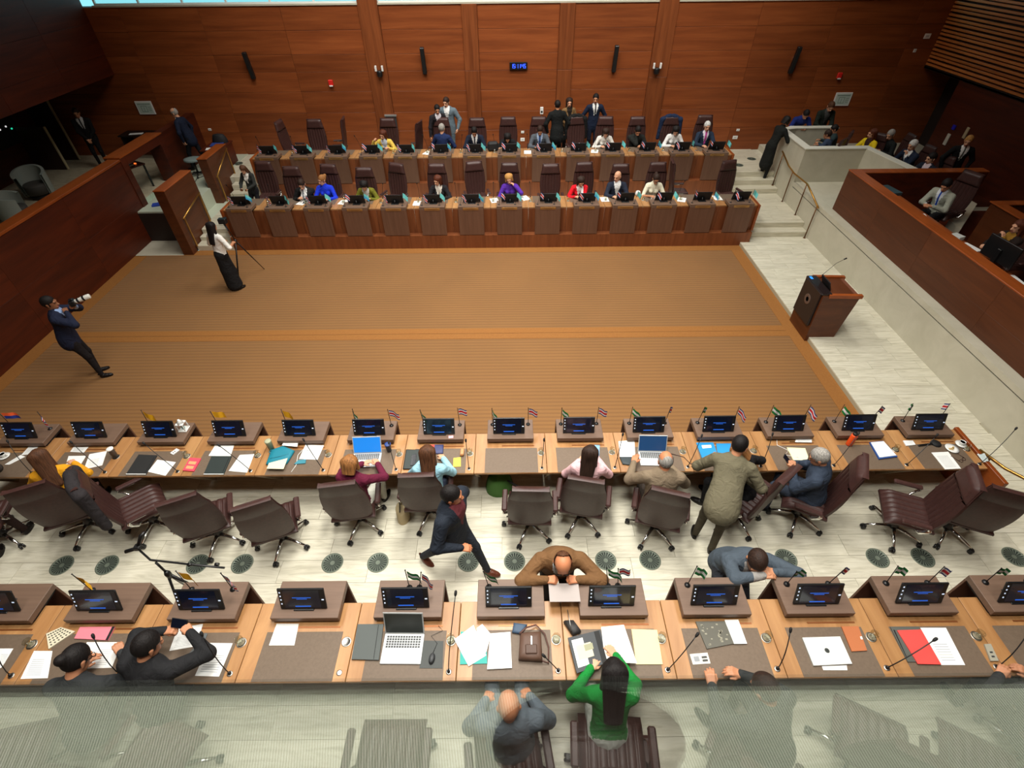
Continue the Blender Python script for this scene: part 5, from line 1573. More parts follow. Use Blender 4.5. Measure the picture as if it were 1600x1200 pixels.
def cup_saucer(label, loc, coffee=True):
    t = thing('coffee_cup', label, 'cup', loc)
    q = MB(); q.lathe([(.0, .004), (.035, .004), (.07, .014), (.072, .016), (.036, .008), (0, .008)], 20); q.build('saucer', WHITE, t)
    q = MB(); q.lathe([(.02, .009), (.024, .012), (.036, .05), (.038, .065), (.035, .063), (.03, .03), (0, .02)], 18); c = q.build('bowl', WHITE, t)
    q = MB(); q.tube([(.034, 0, .055), (.055, 0, .052), (.056, 0, .03), (.032, 0, .025)], .005, 6); q.build('handle', WHITE, c)
    if coffee:
        q = MB(); q.lathe([(0, .056), (.034, .056)], 16); q.build('coffee', mat('coffee', S(60, 26, 18), .2), c)
cup_saucer('white coffee cup on a saucer at the left end of the second row', onB(-6.66, 4.62))
cup_saucer('white coffee cup on a saucer beside the biscuit plate', onB(6.90, 4.68))
t = thing('plate', 'white plate with biscuits at the right end of the second row', 'plate', onB(6.72, 4.60))
q = MB(); q.lathe([(0, .004), (.05, .004), (.085, .016), (.087, .018), (.05, .008), (0, .008)], 22); q.build('dish', WHITE, t)
for i in range(3):
    q = MB(); q.cbox(-.028, .028, -.012, .012, 0, .014, .005); q.build('biscuit', mat('biscuit', S(206, 172, 112), .7), t, (-.02 + .02 * i, .01 * (i - 1), .008), R(30 * i - 20))
t = thing('spectacles', 'dark-framed spectacles lying at the right end of the second row', 'spectacles', onB(6.74, 4.40), R(30))
q = MB()
for sx in (-1, 1):
    q.tube([(sx * .034 + .026 * math.cos(a), .02 * math.sin(a), .006) for a in [i * math.pi / 6 for i in range(13)]], .0028, 5)
q.tube([(-.01, 0, .006), (.01, 0, .006)], .003, 5); q.build('frame', mat('specs_brown', S(60, 34, 28), .4), t)
for sx in (-1, 1):
    q = MB(); q.tube([(sx * .06, .0, .006), (sx * .062, .12, .006)], .0028, 5); q.build('temple', mat('specs_brown', S(60, 34, 28), .4), t)
t = thing('headset', 'black headset with a slim bar near the right end of the second row', 'headset', onB(6.56, 4.70), R(8))
q = MB(); q.lathe([(.0, .03), (.05, .028), (.066, .014), (.068, 0)], 18); q.build('ear_pad', BLACKM, t)
q = MB(); q.cbox(-.28, -.06, -.014, .014, 0, .02, .004); q.build('bar', BLACK, t)
# computer mouse and its cable
t = thing('computer_mouse', 'dark computer mouse on the grey mouse pad', 'mouse', (-.235, 1.74, ZA + TH + .0085), R(-6))
q = MB(); q.sheet(lambda u, v: (.03 * math.cos(6.2832 * u) * (1 - .35 * v) * (1 if v < .95 else 0), .052 * math.sin(6.2832 * u) * (1 - .3 * v) * (1 if v < .95 else 0), .034 * math.sin(v * 1.57)), 18, 6); q.build('shell', DGREY, t)
q = MB(); q.tube([(0, .05, .008), (.02, .14, .004), (-.05, .20, .003), (.05, .26, .003), (.0, .30, .003)], .0022, 5); q.build('cable', BLACK, t)
# earphones
q = MB(); q.tube([(-2.38, 4.5, ZB + TH + .008), (-2.42, 4.6, ZB + TH + .006), (-2.38, 4.68, ZB + TH + .006), (-2.46, 4.70, ZB + TH + .006), (-2.5, 4.6, ZB + TH + .006), (-2.47, 4.42, ZB + TH + .006), (-2.5, 4.3, ZB + TH + .006)], .004, 5)
q.build('earphone_cable', WHITE, None, (0, 0, 0), 0, label='white earphone cable trailing from the turquoise case', cat='cable')
q = MB(); q.tube([(4.33, 4.80, ZB + TH + .02), (4.30, 4.70, ZB + TH + .006), (4.42, 4.60, ZB + TH + .006), (4.34, 4.52, ZB + TH + .006), (4.50, 4.46, ZB + TH + .02)], .004, 5)
q.build('charging_cable', WHITE, None, (0, 0, 0), 0, label='white charging cable by the cream notebook', cat='cable')
q = MB(); q.tube([(2.75, 4.56, ZB + TH + .008), (2.92, 4.50, ZB + TH + .006), (2.98, 4.38, ZB + TH + .006), (3.05, 4.36, ZB + TH + .006), (2.98, 4.33, ZB + TH + .008)], .005, 5)
q.build('laptop_cable', mat('cable_brown', S(70, 42, 34), .5), None, (0, 0, 0), 0, label='dark cable curling right of the dark blue laptop', cat='cable')
# white lantern on the third console of the second row
t = thing('lantern', 'small white lantern on a console of the second row', 'lantern', (-4.26, 5.02, ZB + TH + .105))
q = MB(); q.cbox(-.06, .06, -.06, .06, 0, .015, .003); q.cbox(-.055, .055, -.055, .055, .125, .14, .003); q.build('plates', WHITE, t)
for sx in (-1, 1):
    for sy in (-1, 1):
        q = MB(); q.box(sx * .048 - .006, sx * .048 + .006, sy * .048 - .006, sy * .048 + .006, .015, .125); q.build('post', WHITE, t)
q = MB(); q.lathe([(.06, .14), (.02, .185), (.02, .2), (0, .205)], 4); q.build('roof', WHITE, t)
q = MB(); q.lathe([(.02, .015), (.02, .07)], 10); q.build('candle', mat('candle_teal', S(130, 190, 186), .6), t)
# sticky notes on a console
q = MB(); q.cbox(-.035, .035, -.025, .025, 0, .008, .002); q.build('sticky_notes', mat('sticky_pink', S(240, 178, 186), .7), None, (-.35, 4.82, ZB + TH + .105), .1, label='pink sticky notes on a console of the second row', cat='note pad')

# things in hands
def flat_thing(name, label, cat, loc, rot, w, d, th, mtl, scr=None):
    q = MB(); q.cbox(-w / 2, w / 2, -d / 2, d / 2, -th / 2, th / 2, min(.004, th * .4))
    o = q.build(name, mtl, None, loc, 0, label=label, cat=cat)
    o.rotation_euler = rot
    if scr:
        q = MB(); q.box(-w * .46, w * .46, -d * .46, d * .46, th / 2, th / 2 + .0008); q.build('screen', scr, o)
    return o
LIT = mat('phone_lit', S(150, 190, 220), .3, emit=S(120, 170, 220), es=.4)
def hand_at(p, key, dx=0, dy=0, dz=0):
    h = p[key]
    return p['w']((h[0] + dx, h[1] + dy, h[2] + dz))
flat_thing('phone', 'lit phone held by the woman in pink', 'phone', hand_at(pink, 'hr', .0, .09, .05), (R(50), 0, R(-6)), .078, .16, .009, BLACK, LIT)
flat_thing('phone', 'black phone held by the navy-suited man', 'phone', hand_at(navy, 'hr', -.05, .09, .05), (R(40), 0, R(52)), .08, .16, .01, BLACK, SCREEN)
flat_thing('phone', 'dark phone raised by the man in black at the nearest row', 'phone', hand_at(phoneman, 'hl', .14, .06, .06), (R(40), R(0), R(-8)), .16, .085, .01, BLACK, SCREEN)
flat_thing('paper_sheet', 'greyish sheet held by the bald man in brown', 'paper', hand_at(brown, 'hr', -.17, .13, .0), (R(8), 0, R(180)), .30, .20, .002, mat('paper_grey', S(170, 160, 156), .7))
flat_thing('paper_sheet', 'white paper read by the standing woman in the dark blazer', 'paper', hand_at(c1, 'hr', -.1, .10, .03), (R(25), 0, R(170)), .22, .30, .002, PAPER)
# the photographer's camera
hx = photog['w']((.03, .42, 1.60))
t = thing('camera_with_lens', 'camera with a long white lens held to the photographer\'s eye', 'camera', hx, R(-62))
t.rotation_euler = (R(10), 0, R(-62))
q = MB(); q.cbox(-.07, .07, -.07, .02, -.05, .05, .01); q.cbox(-.03, .03, -.05, .015, .05, .075, .008); q.build('body', BLACK, t)
M = Matrix.Translation((0, .02, 0)) @ Matrix.Rotation(R(-90), 4, 'X')
q = MB(); q.lathe([(.036, 0), (.04, .02), (.04, .10), (.045, .12), (.045, .24), (.04, .25)], 16, (0, 0, 0), 0, M); l = q.build('lens', mat('lens_white', S(222, 220, 212), .4), t)
for z0 in (.035, .13):
    q = MB(); q.lathe([(.0455 if z0 > .1 else .0415, z0), (.047 if z0 > .1 else .043, z0 + .004), (.047 if z0 > .1 else .043, z0 + .03), (.0455 if z0 > .1 else .0415, z0 + .034)], 16, (0, 0, 0), 0, M); q.build('focus_ring', BLACK, l)

# ------------------------------------------------------------------ standing equipment and wall fixtures
# tripod on the carpet
def tripod(label, apex, feet, head_pts, topname, topm):
    t = thing('tripod', label, 'tripod', (0, 0, 0))
    for f in feet:
        q = MB(); q.tube([apex, tuple(np.array(apex) * .45 + np.array(f) * .55), f], [.016, .013, .009], 7); q.build('leg', BLACK, t)
    q = MB(); q.lathe([(.03, -.08), (.035, 0), (.02, .04)], 10, apex); q.build('crown', BLACK, t)
    q = MB(); q.tube([apex] + head_pts, .013, 7); q.build('centre_post', BLACK, t)
    return t
t = tripod('black tripod carrying a camera on the carpet', (-6.02, 11.2, 1.02), [(-6.17, 10.86, 0), (-5.84, 11.66, 0), (-6.45, 11.45, 0)], [(-6.08, 11.2, 1.30), (-6.12, 11.2, 1.46)], 'x', BLACK)
q = MB(); q.cbox(-.09, .09, -.06, .06, 1.46, 1.58, .012, 0, Matrix.Translation((-6.13, 11.2, 0))); q.tube([(-6.13, 11.26, 1.52), (-6.13, 11.36, 1.52)], .035, 10); q.tube([(-6.10, 11.14, 1.47), (-5.97, 10.98, 1.38)], .01, 6); q.build('camera_head', BLACK, t)
t = tripod('black tripod with a long boom arm standing behind the nearest row', (-3.40, 2.80, 1.15), [(-3.48, 2.62, ZB), (-3.12, 2.86, ZB), (-3.62, 3.02, ZB)], [(-3.44, 2.82, 1.36)], 'x', BLACK)
q = MB(); q.tube([(-3.72, 2.98, 1.44), (-3.5, 2.84, 1.38), (-3.1, 2.80, 1.36), (-2.66, 2.76, 1.34)], .012, 7); q.build('boom_arm', BLACK, t)
q = MB(); q.cbox(-.035, .035, -.035, .035, -.03, .03, .01, 0, Matrix.Translation((-3.66, 2.95, 1.46))); q.tube([(-3.66, 2.95, 1.46), (-3.60, 3.02, 1.58), (-3.57, 3.06, 1.60)], [.02, .024, .016], 8); q.tube([(-3.66, 2.95, 1.45), (-3.80, 2.92, 1.42)], .022, 8); q.build('swivel_head', BLACK, t)
for xx in (-3.05, -2.75):
    q = MB(); q.tube([(xx - .02, 2.795, 1.358), (xx + .02, 2.79, 1.356)], .02, 8); q.build('clamp', BLACK, t)

# podium
t = thing('podium', 'wooden speaking podium with a dark front panel and round emblem', 'podium', (6.70, 8.44, 0))
q = MB(); q.add([(0, 0, 0), (.58, 0, .10), (.70, 0, 1.08), (-.04, 0, 1.10), (0, .76, 0), (.58, .76, .10), (.70, .76, 1.08), (-.04, .76, 1.10)], [(3, 2, 1, 0), (4, 5, 6, 7), (0, 4, 7, 3), (1, 2, 6, 5), (0, 1, 5, 4), (3, 7, 6, 2)]); bd = q.build('body', SIDEP, t)
q = MB(); q.cbox(-.075, -.0, .05, .71, .36, 1.12, .008); fp = q.build('front_panel', mat('podium_black', S(34, 26, 26), .3), t)
q = MB(); q.lathe([(.095, 0), (.11, 0), (.11, .004), (.095, .004)], 28, (0, 0, 0), 0, Matrix.Translation((-.075, .38, .80)) @ Matrix.Rotation(R(-90), 4, 'Y')); q.lathe([(.04, 0), (.05, 0), (.05, .004), (.04, .004)], 20, (0, 0, 0), 0, Matrix.Translation((-.075, .38, .80)) @ Matrix.Rotation(R(-90), 4, 'Y')); q.build('emblem', mat('emblem_bronze', S(112, 92, 82), .4, .4), fp)
for y0 in (-.015, .70):
    q = MB(); q.add([(.08, y0, 1.06), (.74, y0, 1.04), (.74, y0, 1.11), (.08, y0, 1.13), (.08, y0 + .075, 1.06), (.74, y0 + .075, 1.04), (.74, y0 + .075, 1.11), (.08, y0 + .075, 1.13)], [(0, 1, 2, 3), (7, 6, 5, 4), (3, 2, 6, 7), (0, 3, 7, 4), (1, 5, 6, 2), (0, 4, 5, 1)]); q.build('side_cheek', CAPW, t)
q = MB(); q.box(.1, .70, .06, .70, 1.06, 1.082); q.build('reading_surface', mat('podium_top', S(116, 70, 50), .5), t)
q = MB(); q.cbox(-.06, .14, .02, .74, 1.10, 1.135, .006); q.build('top_ledge', mat('podium_black', S(34, 26, 26), .3), t)
q = MB(); q.cbox(-.012, .012, -.17, .17, 0, .20, .005, 0, Matrix.Translation((.18, .36, 1.10)) @ Matrix.Rotation(R(-22), 4, 'Y')); q.build('screen', BLACK, t)
q = MB(); q.tube([(.16, .62, 1.12), (.22, .66, 1.22), (.42, .72, 1.42), (.56, .74, 1.50)], .005, 6); q.tube([(.55, .74, 1.495), (.60, .745, 1.52)], .014, 8); q.build('microphone', BLACK, t)
q = MB(); q.box(-.03, .02, .60, .70, 1.1355, 1.137); q.build('status_light', mat('blue_glow', S(50, 130, 220), .3, emit=S(40, 130, 255), es=.8), t)

# brass stair rail along the white wall
t = thing('handrail', 'bent brass handrail on posts along the white wall stairs', 'handrail', (8.59, 12.8, 0))
rp = [(0, 2.83, 1.50), (0, 2.20, 1.30), (0, 1.76, 1.24), (0, .92, 1.26), (0, .02, .98)]
q = MB(); q.tube(rp, .022, 8); q.build('rail', BRASS, t)
for (yy, z0, z1) in ((2.74, .53, 1.47), (1.87, ZC, 1.26), (.95, ZC, 1.25), (.10, .10, 1.0)):
    q = MB(); q.tube([(0, yy, z0), (0, yy, z1)], .016, 8); q.lathe([(.035, z0), (.035, z0 + .015), (.018, z0 + .02)], 10, (0, yy, 0)); q.build('post', mat('bronze_post', S(112, 78, 46), .35, .7), t)
t = thing('handrail', 'brass handrail beside the end board of the second row', 'handrail', (7.2, 4.0, 0))
q = MB(); q.tube([(.0, .65, .96), (.10, .30, .98), (.35, -.05, 1.0), (.42, -.5, 1.02)], .022, 8); q.build('rail', BRASS, t)
for (xx, yy) in ((.05, .5), (.39, -.3)):
    q = MB(); q.tube([(xx, yy, .10 if yy > 0 else ZB), (xx, yy, .98)], .016, 8); q.build('post', mat('bronze_post', S(112, 78, 46), .35, .7), t)

# round swirl air outlets in the aisle floor
def vent_mesh():
    a = MB(); a.lathe([(.0, 0), (.135, 0), (.14, .003), (.14, .006), (.125, .006), (.122, .003), (0, .003)], 28)
    c = MB()
    for i in range(20):
        an = 2 * math.pi * i / 20
        M = Matrix.Rotation(an, 4, 'Z')
        c.add([(.03, -.004, .0038), (.118, -.012, .0038), (.118, .012, .0038), (.03, .004, .0038)], [(0, 1, 2, 3)], 0, False, M)
    return a.mesh('grille', mat('vent_green', S(112, 122, 108), .5, .2)), c.mesh('slots', mat('vent_slot', S(46, 54, 48), .7))
VG, VS = vent_mesh()
vx = [-5.434, -4.835, -3.64, -3.05, -1.86, -1.26, -.066, .543, 1.745, 2.33, 4.122, 5.328, 5.924, 7.128]
for i, x in enumerate(vx):
    t = thing('floor_vent', 'round grey-green floor vent, %s in the aisle' % ordl(i, len(vx)), 'vent', (x, 3.335, ZB + .001), 0, 'round vents in the aisle floor')
    O('grille', VG, t); O('slots', VS, t)
for i, (x, y, z) in enumerate(((7.75, 16.4, ZD + .013), (8.35, 16.95, ZD + .013), (-8.3, 17.0, ZD + .013))):
    t = thing('floor_vent', ('round dark floor vent nearer the far right stairs', 'round dark floor vent nearer the far wall', 'round dark floor vent by the far left wall')[i], 'vent', (x, y, z), 0, 'round vents by the far wall')
    O('grille', VG, t); O('slots', VS, t)

# digital clock 15:11:45
t = thing('digital_clock', 'black digital wall clock with blue numerals 15:11:45', 'clock', (.81, YW - .06, 3.33))
q = MB(); q.cbox(-.27, .27, 0, .055, -.10, .10, .006); q.build('case', BLACK, t)
SEG = {'0': 'abcdef', '1': 'bc', '2': 'abged', '3': 'abgcd', '4': 'fgbc', '5': 'afgcd', '6': 'afgedc', '7': 'abc', '8': 'abcdefg', '9': 'abcfgd'}
def seg7(q, ch, x, h=.11, w=.055, s=.011):
    R_ = {'a': (0, w, h / 2 - s, h / 2), 'd': (0, w, -h / 2, -h / 2 + s), 'g': (0, w, -s / 2, s / 2), 'f': (0, s, 0, h / 2), 'e': (0, s, -h / 2, 0), 'b': (w - s, w, 0, h / 2), 'c': (w - s, w, -h / 2, 0)}
    for c in SEG[ch]:
        a = R_[c]
        q.box(x + a[0], x + a[1], -.003, .0, a[2], a[3])
q = MB()
x = -.225
for ch in '15:11:45':
    if ch == ':':
        q.box(x, x + .012, -.003, 0, .018, .030); q.box(x, x + .012, -.003, 0, -.030, -.018); x += .024
    else:
        seg7(q, ch, x); x += .069
q.build('numerals', mat('clock_blue', S(40, 80, 255), .4, emit=S(50, 90, 255), es=2.2), t)

# column loudspeakers
for (x, z, l) in ((-7.33, 3.42, 'black column loudspeaker high on the far wall, farthest left'), (-2.05, 3.5, 'black column loudspeaker on the far wall between the left pilasters'), (3.72, 3.5, 'black column loudspeaker on the far wall between the right pilasters'), (9.15, 3.42, 'black column loudspeaker high on the far wall, farthest right')):
    t = thing('column_loudspeaker', l, 'loudspeaker', (x, YW - .12, z), 0, 'column loudspeakers on the far wall')
    t.rotation_euler = (R(12), 0, 0)
    q = MB(); q.cbox(-.06, .06, -.05, .06, -.36, .36, .01); q.build('cabinet', BLACK, t)
    q = MB(); q.box(-.048, .048, -.056, -.05, -.34, .34); q.build('grille', BLACKM, t)
    q = MB(); q.box(-.02, .02, .06, .14, -.05, .05); q.box(-.02, .02, .06, .10, -.30, -.22); q.build('bracket', WHITE if abs(x) > 5 else BLACK, t)
# twin camera units on the pilasters
for (x, l) in ((-3.42, 'twin white camera on the left wide pilaster'), (5.02, 'twin white camera on the right wide pilaster')):
    t = thing('wall_camera', l, 'camera', (x, YW - .12, 3.24), 0, 'twin cameras on the pilasters')
    q = MB(); q.lathe([(.07, -.14), (.085, -.10), (.085, .0), (.07, .02)], 14); q.box(-.03, .03, .0, .10, -.08, 0); q.build('housing', BLACK, t)
    for sx in (-1, 1):
        q = MB(); q.cbox(sx * .10 - .028, sx * .10 + .028, -.03, .03, .0, .15, .008); q.build('arm_head', WHITE, t)
    q = MB(); q.tube([(-.10, 0, .02), (0, 0, -.01), (.10, 0, .02)], .018, 8); q.build('yoke', STEEL, t)
# fire alarms, evacuation plans, small plates
for (x, z, l) in ((-5.0, 2.92, 'small red alarm on the far wall left of the wide pilaster'), (10.72, 2.98, 'small red alarm on the far wall above the right evacuation plan')):
    t = thing('fire_alarm', l, 'alarm', (x, YW - .035, z))
    q = MB(); q.cbox(-.07, .07, -.03, .035, -.07, .09, .015); q.build('body', RED, t)
    q = MB(); q.cbox(-.055, .055, -.04, -.028, -.088, -.05, .006); q.build('strobe', WHITE, t)
for (x, z, l) in ((-11.08, 2.28, 'framed evacuation plan on the far wall at the left'), (11.1, 2.33, 'framed evacuation plan on the far wall at the right')):
    t = thing('wall_notice', l, 'notice', (x, YW - .03, z))
    q = MB(); q.cbox(-.26, .26, 0, .03, -.19, .19, .006); q.build('frame', WHITE, t)
    q = MB(); q.box(-.22, .22, -.002, 0, -.15, .15); p_ = q.build('sheet', mat('plan_sheet', S(196, 214, 204), .6), t)
    q = MB()
    for (a, b_, c, d) in ((-.12, -.11, -.11, .06), (-.12, .06, .05, .06), (.05, .06, -.11, .06), (-.12, .06, -.11, -.10), (-.04, -.03, -.11, .02), (.10, .19, .02, .03), (.10, .19, -.03, -.02), (.10, .19, -.08, -.07), (-.2, .2, .10, .115)):
        q.box(a, b_, -.004, -.002, c, d)
    q.build('drawing', mat('plan_ink', S(96, 120, 104), .7), p_)
def plate(name, label, cat, x, z, w=.10, h=.10, m_=None):
    q = MB(); q.cbox(-w / 2, w / 2, 0, .02, -h / 2, h / 2, .004); q.box(-w * .25, w * .25, -.002, 0, -h * .2, h * .2, 1)
    q.build(name, [m_ or WHITE, mat('socket_face', S(200, 200, 196), .5)], None, (x, YW - .02, z), 0, label=label, cat=cat)
plate('wall_socket', 'white wall socket by the far right stairs, lower one', 'socket', 8.02, 1.22, .16, .10)
plate('wall_socket', 'small white wall socket by the far right stairs, upper one', 'socket', 8.05, 1.45, .10, .07)
plate('wall_socket', 'white wall socket at the far left wall, lower one', 'socket', -9.05, 1.28, .14, .12)
plate('wall_socket', 'small white wall socket at the far left wall, upper one', 'socket', -9.30, 1.62, .10, .07)
plate('wall_plate', 'small white plate beside the slatted wall, upper one', 'plate', 12.9, 3.98, .18, .13)
plate('wall_plate', 'tiny white plate beside the slatted wall, lower one', 'plate', 12.72, 3.62, .08, .09)
plate('wall_socket', 'white wall socket behind the back row, lower one', 'socket', .95, 1.22, .14, .10)
plate('wall_socket', 'white wall socket behind the back row, upper one', 'socket', .95, 1.45, .10, .07)
# phone on a stand behind the back row
t = thing('phone_stand', 'thin black stand with a white box at the far wall', 'stand', (1.55, 17.72, ZD))
q = MB(); q.tube([(0, 0, .02), (0, 0, 1.2)], .012, 6); q.lathe([(.12, 0), (.12, .015), (.02, .03)], 14); q.build('pole', BLACK, t)
q = MB(); q.cbox(-.05, .05, -.03, .03, 1.2, 1.40, .006); q.build('box', WHITE, t)
q = MB(); q.box(-.03, .03, -.034, -.03, 1.24, 1.30); q.build('display', BLACK, t)
# fire extinguisher niche on the left pilaster
t = thing('extinguisher_cabinet', 'glass-fronted extinguisher cabinet on the left wide pilaster', 'cabinet', (-3.30, YW - .07, 1.72))
q = MB(); q.cbox(-.17, .17, 0, .02, -.30, .30, .006); q.build('case', DGREY, t)
q = MB(); q.box(-.19, .19, -.03, .02, .26, .31); q.build('head_rail', mat('aluminium', S(190, 192, 190), .35, .6), t)
q = MB(); q.lathe([(.05, -.22), (.055, -.2), (.055, .05), (.03, .10), (.015, .12)], 12, (0, -.02, 0)); q.build('extinguisher', RED, t)
q = MB(); q.box(-.045, .045, -.078, -.073, -.18, -.05); q.build('label_strip', WHITE, t)

# ------------------------------------------------------------------ behind the right parapet
b = MB(); b.cbox(9.2, 9.80, .0, 12.46, 1.66, 1.70, .006)
b.build('counter', mat('counter_wood', S(140, 74, 38), .35), None, (0, 0, 0), 0, label='wooden counter running along inside the right parapet', cat='counter')
chair(10.60, 11.33, 1.01, 112, 'brown leather chair of the light-grey-suited man behind the right parapet')
chair(10.46, 9.0, 1.01, 92, 'brown leather chair of the auburn-haired woman behind the right parapet')
def top_item(name, label, cat, x, y, w, d, th, m_, rz=0, z=1.70):
    q = MB(); q.cbox(-w / 2, w / 2, -d / 2, d / 2, 0, th, min(.004, th * .4)); return q.build(name, m_, None, (x, y, z), R(rz), label=label, cat=cat)
top_item('laptop_bag', 'dark teal laptop bag on the counter inside the right parapet', 'bag', 9.62, 12.05, .34, .5, .07, mat('bag_teal', S(52, 74, 80), .6), 10)
top_item('paper_sheet', 'printed sheet on the counter before the light-grey-suited man', 'paper', 9.55, 10.98, .22, .3, .003, PAPER, 14)
top_item('paper_sheet', 'second white sheet on the counter, nearer the camera', 'paper', 9.62, 10.70, .22, .3, .003, PAPER, -16)
top_item('black_case', 'long black case on the counter inside the right parapet', 'case', 9.46, 9.35, .16, .62, .10, BLACK, 2)
top_item('paper_stack', 'white papers beside the long black case', 'papers', 9.68, 9.22, .24, .36, .02, PAPER, 12)
top_item('tissue_box', 'pale crumpled bag on the counter by the long black case', 'bag', 9.68, 9.62, .16, .2, .08, mat('pale_bag', S(206, 210, 206), .6), 20)
top_item('snack', 'small orange packet on the counter', 'packet', 9.42, 9.86, .10, .16, .03, mat('snack_orange', S(230, 168, 70), .5), 30)
top_item('paper_sheet', 'large white sheet on the counter at the right edge', 'paper', 9.62, 7.95, .34, .46, .003, PAPER, -4)
t = thing('monitor', 'big black monitor on the counter before the auburn-haired woman', 'monitor', (9.62, 8.52, 1.70), R(96))
q = MB(); q.cbox(-.34, .34, -.02, .02, .10, .50, .006); q.build('casing', BLACK, t)
q = MB(); q.cbox(-.04, .04, .02, .06, .0, .34, .006); q.cbox(-.14, .14, -.10, .10, 0, .015, .004); q.build('stand', BLACK, t)
q = MB(); q.box(-.32, .32, -.0225, -.02, .13, .48); q.build('display', SCREEN, t)
q = MB(); q.lathe([(.03, 0), (.03, .14), (.012, .18), (.012, .2)], 12); q.build('water_bottle', glass('bottle_clear', (.85, .9, .92, 1), .03, 1.45), None, (9.48, 8.08, 1.70), 0, label='clear water bottle on the counter by the big monitor', cat='bottle')
# pale L-shaped floor border, second parapet at the far right
b = MB(); b.prism([(10.85, 11.32), (11.22, 11.70), (11.16, 11.39), (12.09, 12.44), (12.12, 12.21), (10.79, 10.82)], 1.01, 1.32); struct('trim_7', b, mat('pale_floor_border', S(206, 198, 176), .5))
b = MB(); b.cbox(11.03, 13.2, 10.6, 10.75, 1.0, 1.97, .006); b.cbox(11.03, 11.22, 6, 10.6, 1.0, 1.97, .006)
w2 = struct('wall_right_inner_parapet', b, SIDEP)
q = MB(); q.cbox(11.0, 13.2, 10.57, 10.78, 1.97, 2.0, .006); q.cbox(11.0, 11.25, 6, 10.57, 1.97, 2.0, .006); q.build('cap', CAPW, w2)
top_item('flat_display', 'flat black display with a white edge behind the second right parapet', 'display', 12.2, 9.6, .9, 1.3, .03, mat('black_gloss_panel', S(20, 18, 20), .2), 0, 1.75)
# wall console on the right lower wall
for (y, z, w, h, c, l) in ((15.58, 1.80, .12, .30, (210, 204, 190), 'pale wall box beside the standing man at the right wall'), (15.04, 2.13, .10, .28, (196, 176, 140), 'beige door pull on the right wall'), (15.56, 2.13, .12, .12, (30, 30, 190), 'small blue sign on the right wall')):
    q = MB(); q.cbox(-.03, .0, -w / 2, w / 2, -h / 2, h / 2, .006); q.build('wall_box', mat('wallbox_%d' % c[0], S(*c), .5), None, (13.26, y, z), 0, label=l, cat='wall box')

# ------------------------------------------------------------------ left alcove and technician's corner
def tub_chair(label, x, y, rz):
    t = thing('tub_chair', label, 'armchair', (x, y, .85), R(rz), 'pale tub chairs in the alcove')
    def shell(u, v):
        a = R(-125 + 250 * u) - math.pi / 2
        r_ = .36 + .03 * v
        return (r_ * math.cos(a), r_ * math.sin(a), .12 + (.58 + .10 * math.cos(R(-125 + 250 * u))) * v)
    q = MB(); q.sheet(shell, 24, 6); q.sheet(lambda u, v: tuple(np.array(shell(1 - u, v)) * np.array((.82, .82, 1))), 24, 6)
    q.sheet(lambda u, v: tuple(np.array(shell(u, 1)) * np.array((1 - .18 * v, 1 - .18 * v, 1))), 24, 1); q.build('shell', mat('tub_grey', S(150, 156, 148), .7), t)
    q = MB(); q.lathe([(0, .40), (.27, .40), (.29, .36), (.29, .14), (0, .14)], 20); q.build('seat_cushion', mat('tub_dark', S(70, 66, 62), .7), t)
    q = MB(); q.lathe([(.24, 0), (.24, .12)], 16); q.build('plinth', BLACKM, t)
tub_chair('pale grey tub chair standing free in the left alcove', -12.85, 14.35, -150)
tub_chair('pale grey tub chair cut by the left edge of the picture', -12.3, 12.75, -60)
q = MB(); q.cbox(-.22, .22, -.22, .22, 0, .34, .05); q.build('footstool', mat('stool_grey', S(84, 88, 84), .7), None, (-11.75, 13.75, .85), .5, label='dark grey cube stool beside the alcove parapet', cat='stool')
t = thing('equipment_table', 'low table with electronic gear seen through the left doorway', 'table', (-10.6, 15.1, .85), R(-28))
q = MB(); q.cbox(-.5, .5, -.3, .3, .62, .66, .006); q.build('tabletop', DARKW, t)
for sx in (-1, 1):
    for sy in (-1, 1):
        q = MB(); q.box(sx * .46 - .02, sx * .46 + .02, sy * .26 - .02, sy * .26 + .02, 0, .62); q.build('leg', BLACK, t)
t = thing('control_keyboard', 'pale control keyboard on the low equipment table', 'keyboard', (-10.55, 15.0, 1.51), R(-28))
q = MB(); q.cbox(-.34, .34, -.09, .09, 0, .03, .006); q.build('base', mat('keyboard_grey', S(176, 172, 158), .5), t)
q = MB()
for i in range(14):
    q.box(-.31 + i * .045, -.28 + i * .045, -.05, .06, .03, .036)
q.build('keys', DGREY, t)
q = MB(); q.cbox(-.25, .25, -.03, .03, 0, .05, .008); q.build('gear_case', BLACK, None, (-10.62, 15.27, 1.51), R(-28), label='slim black device behind the control keyboard', cat='device')
q = MB(); q.cbox(-.03, .03, -.02, .02, 0, .03, .006); q.build('indicator_lamp', mat('lamp_orange', S(240, 130, 60), .4, emit=S(255, 120, 50), es=1.0), None, (-10.25, 15.05, 1.51), 0, label='small glowing orange indicator on the low equipment table', cat='lamp')
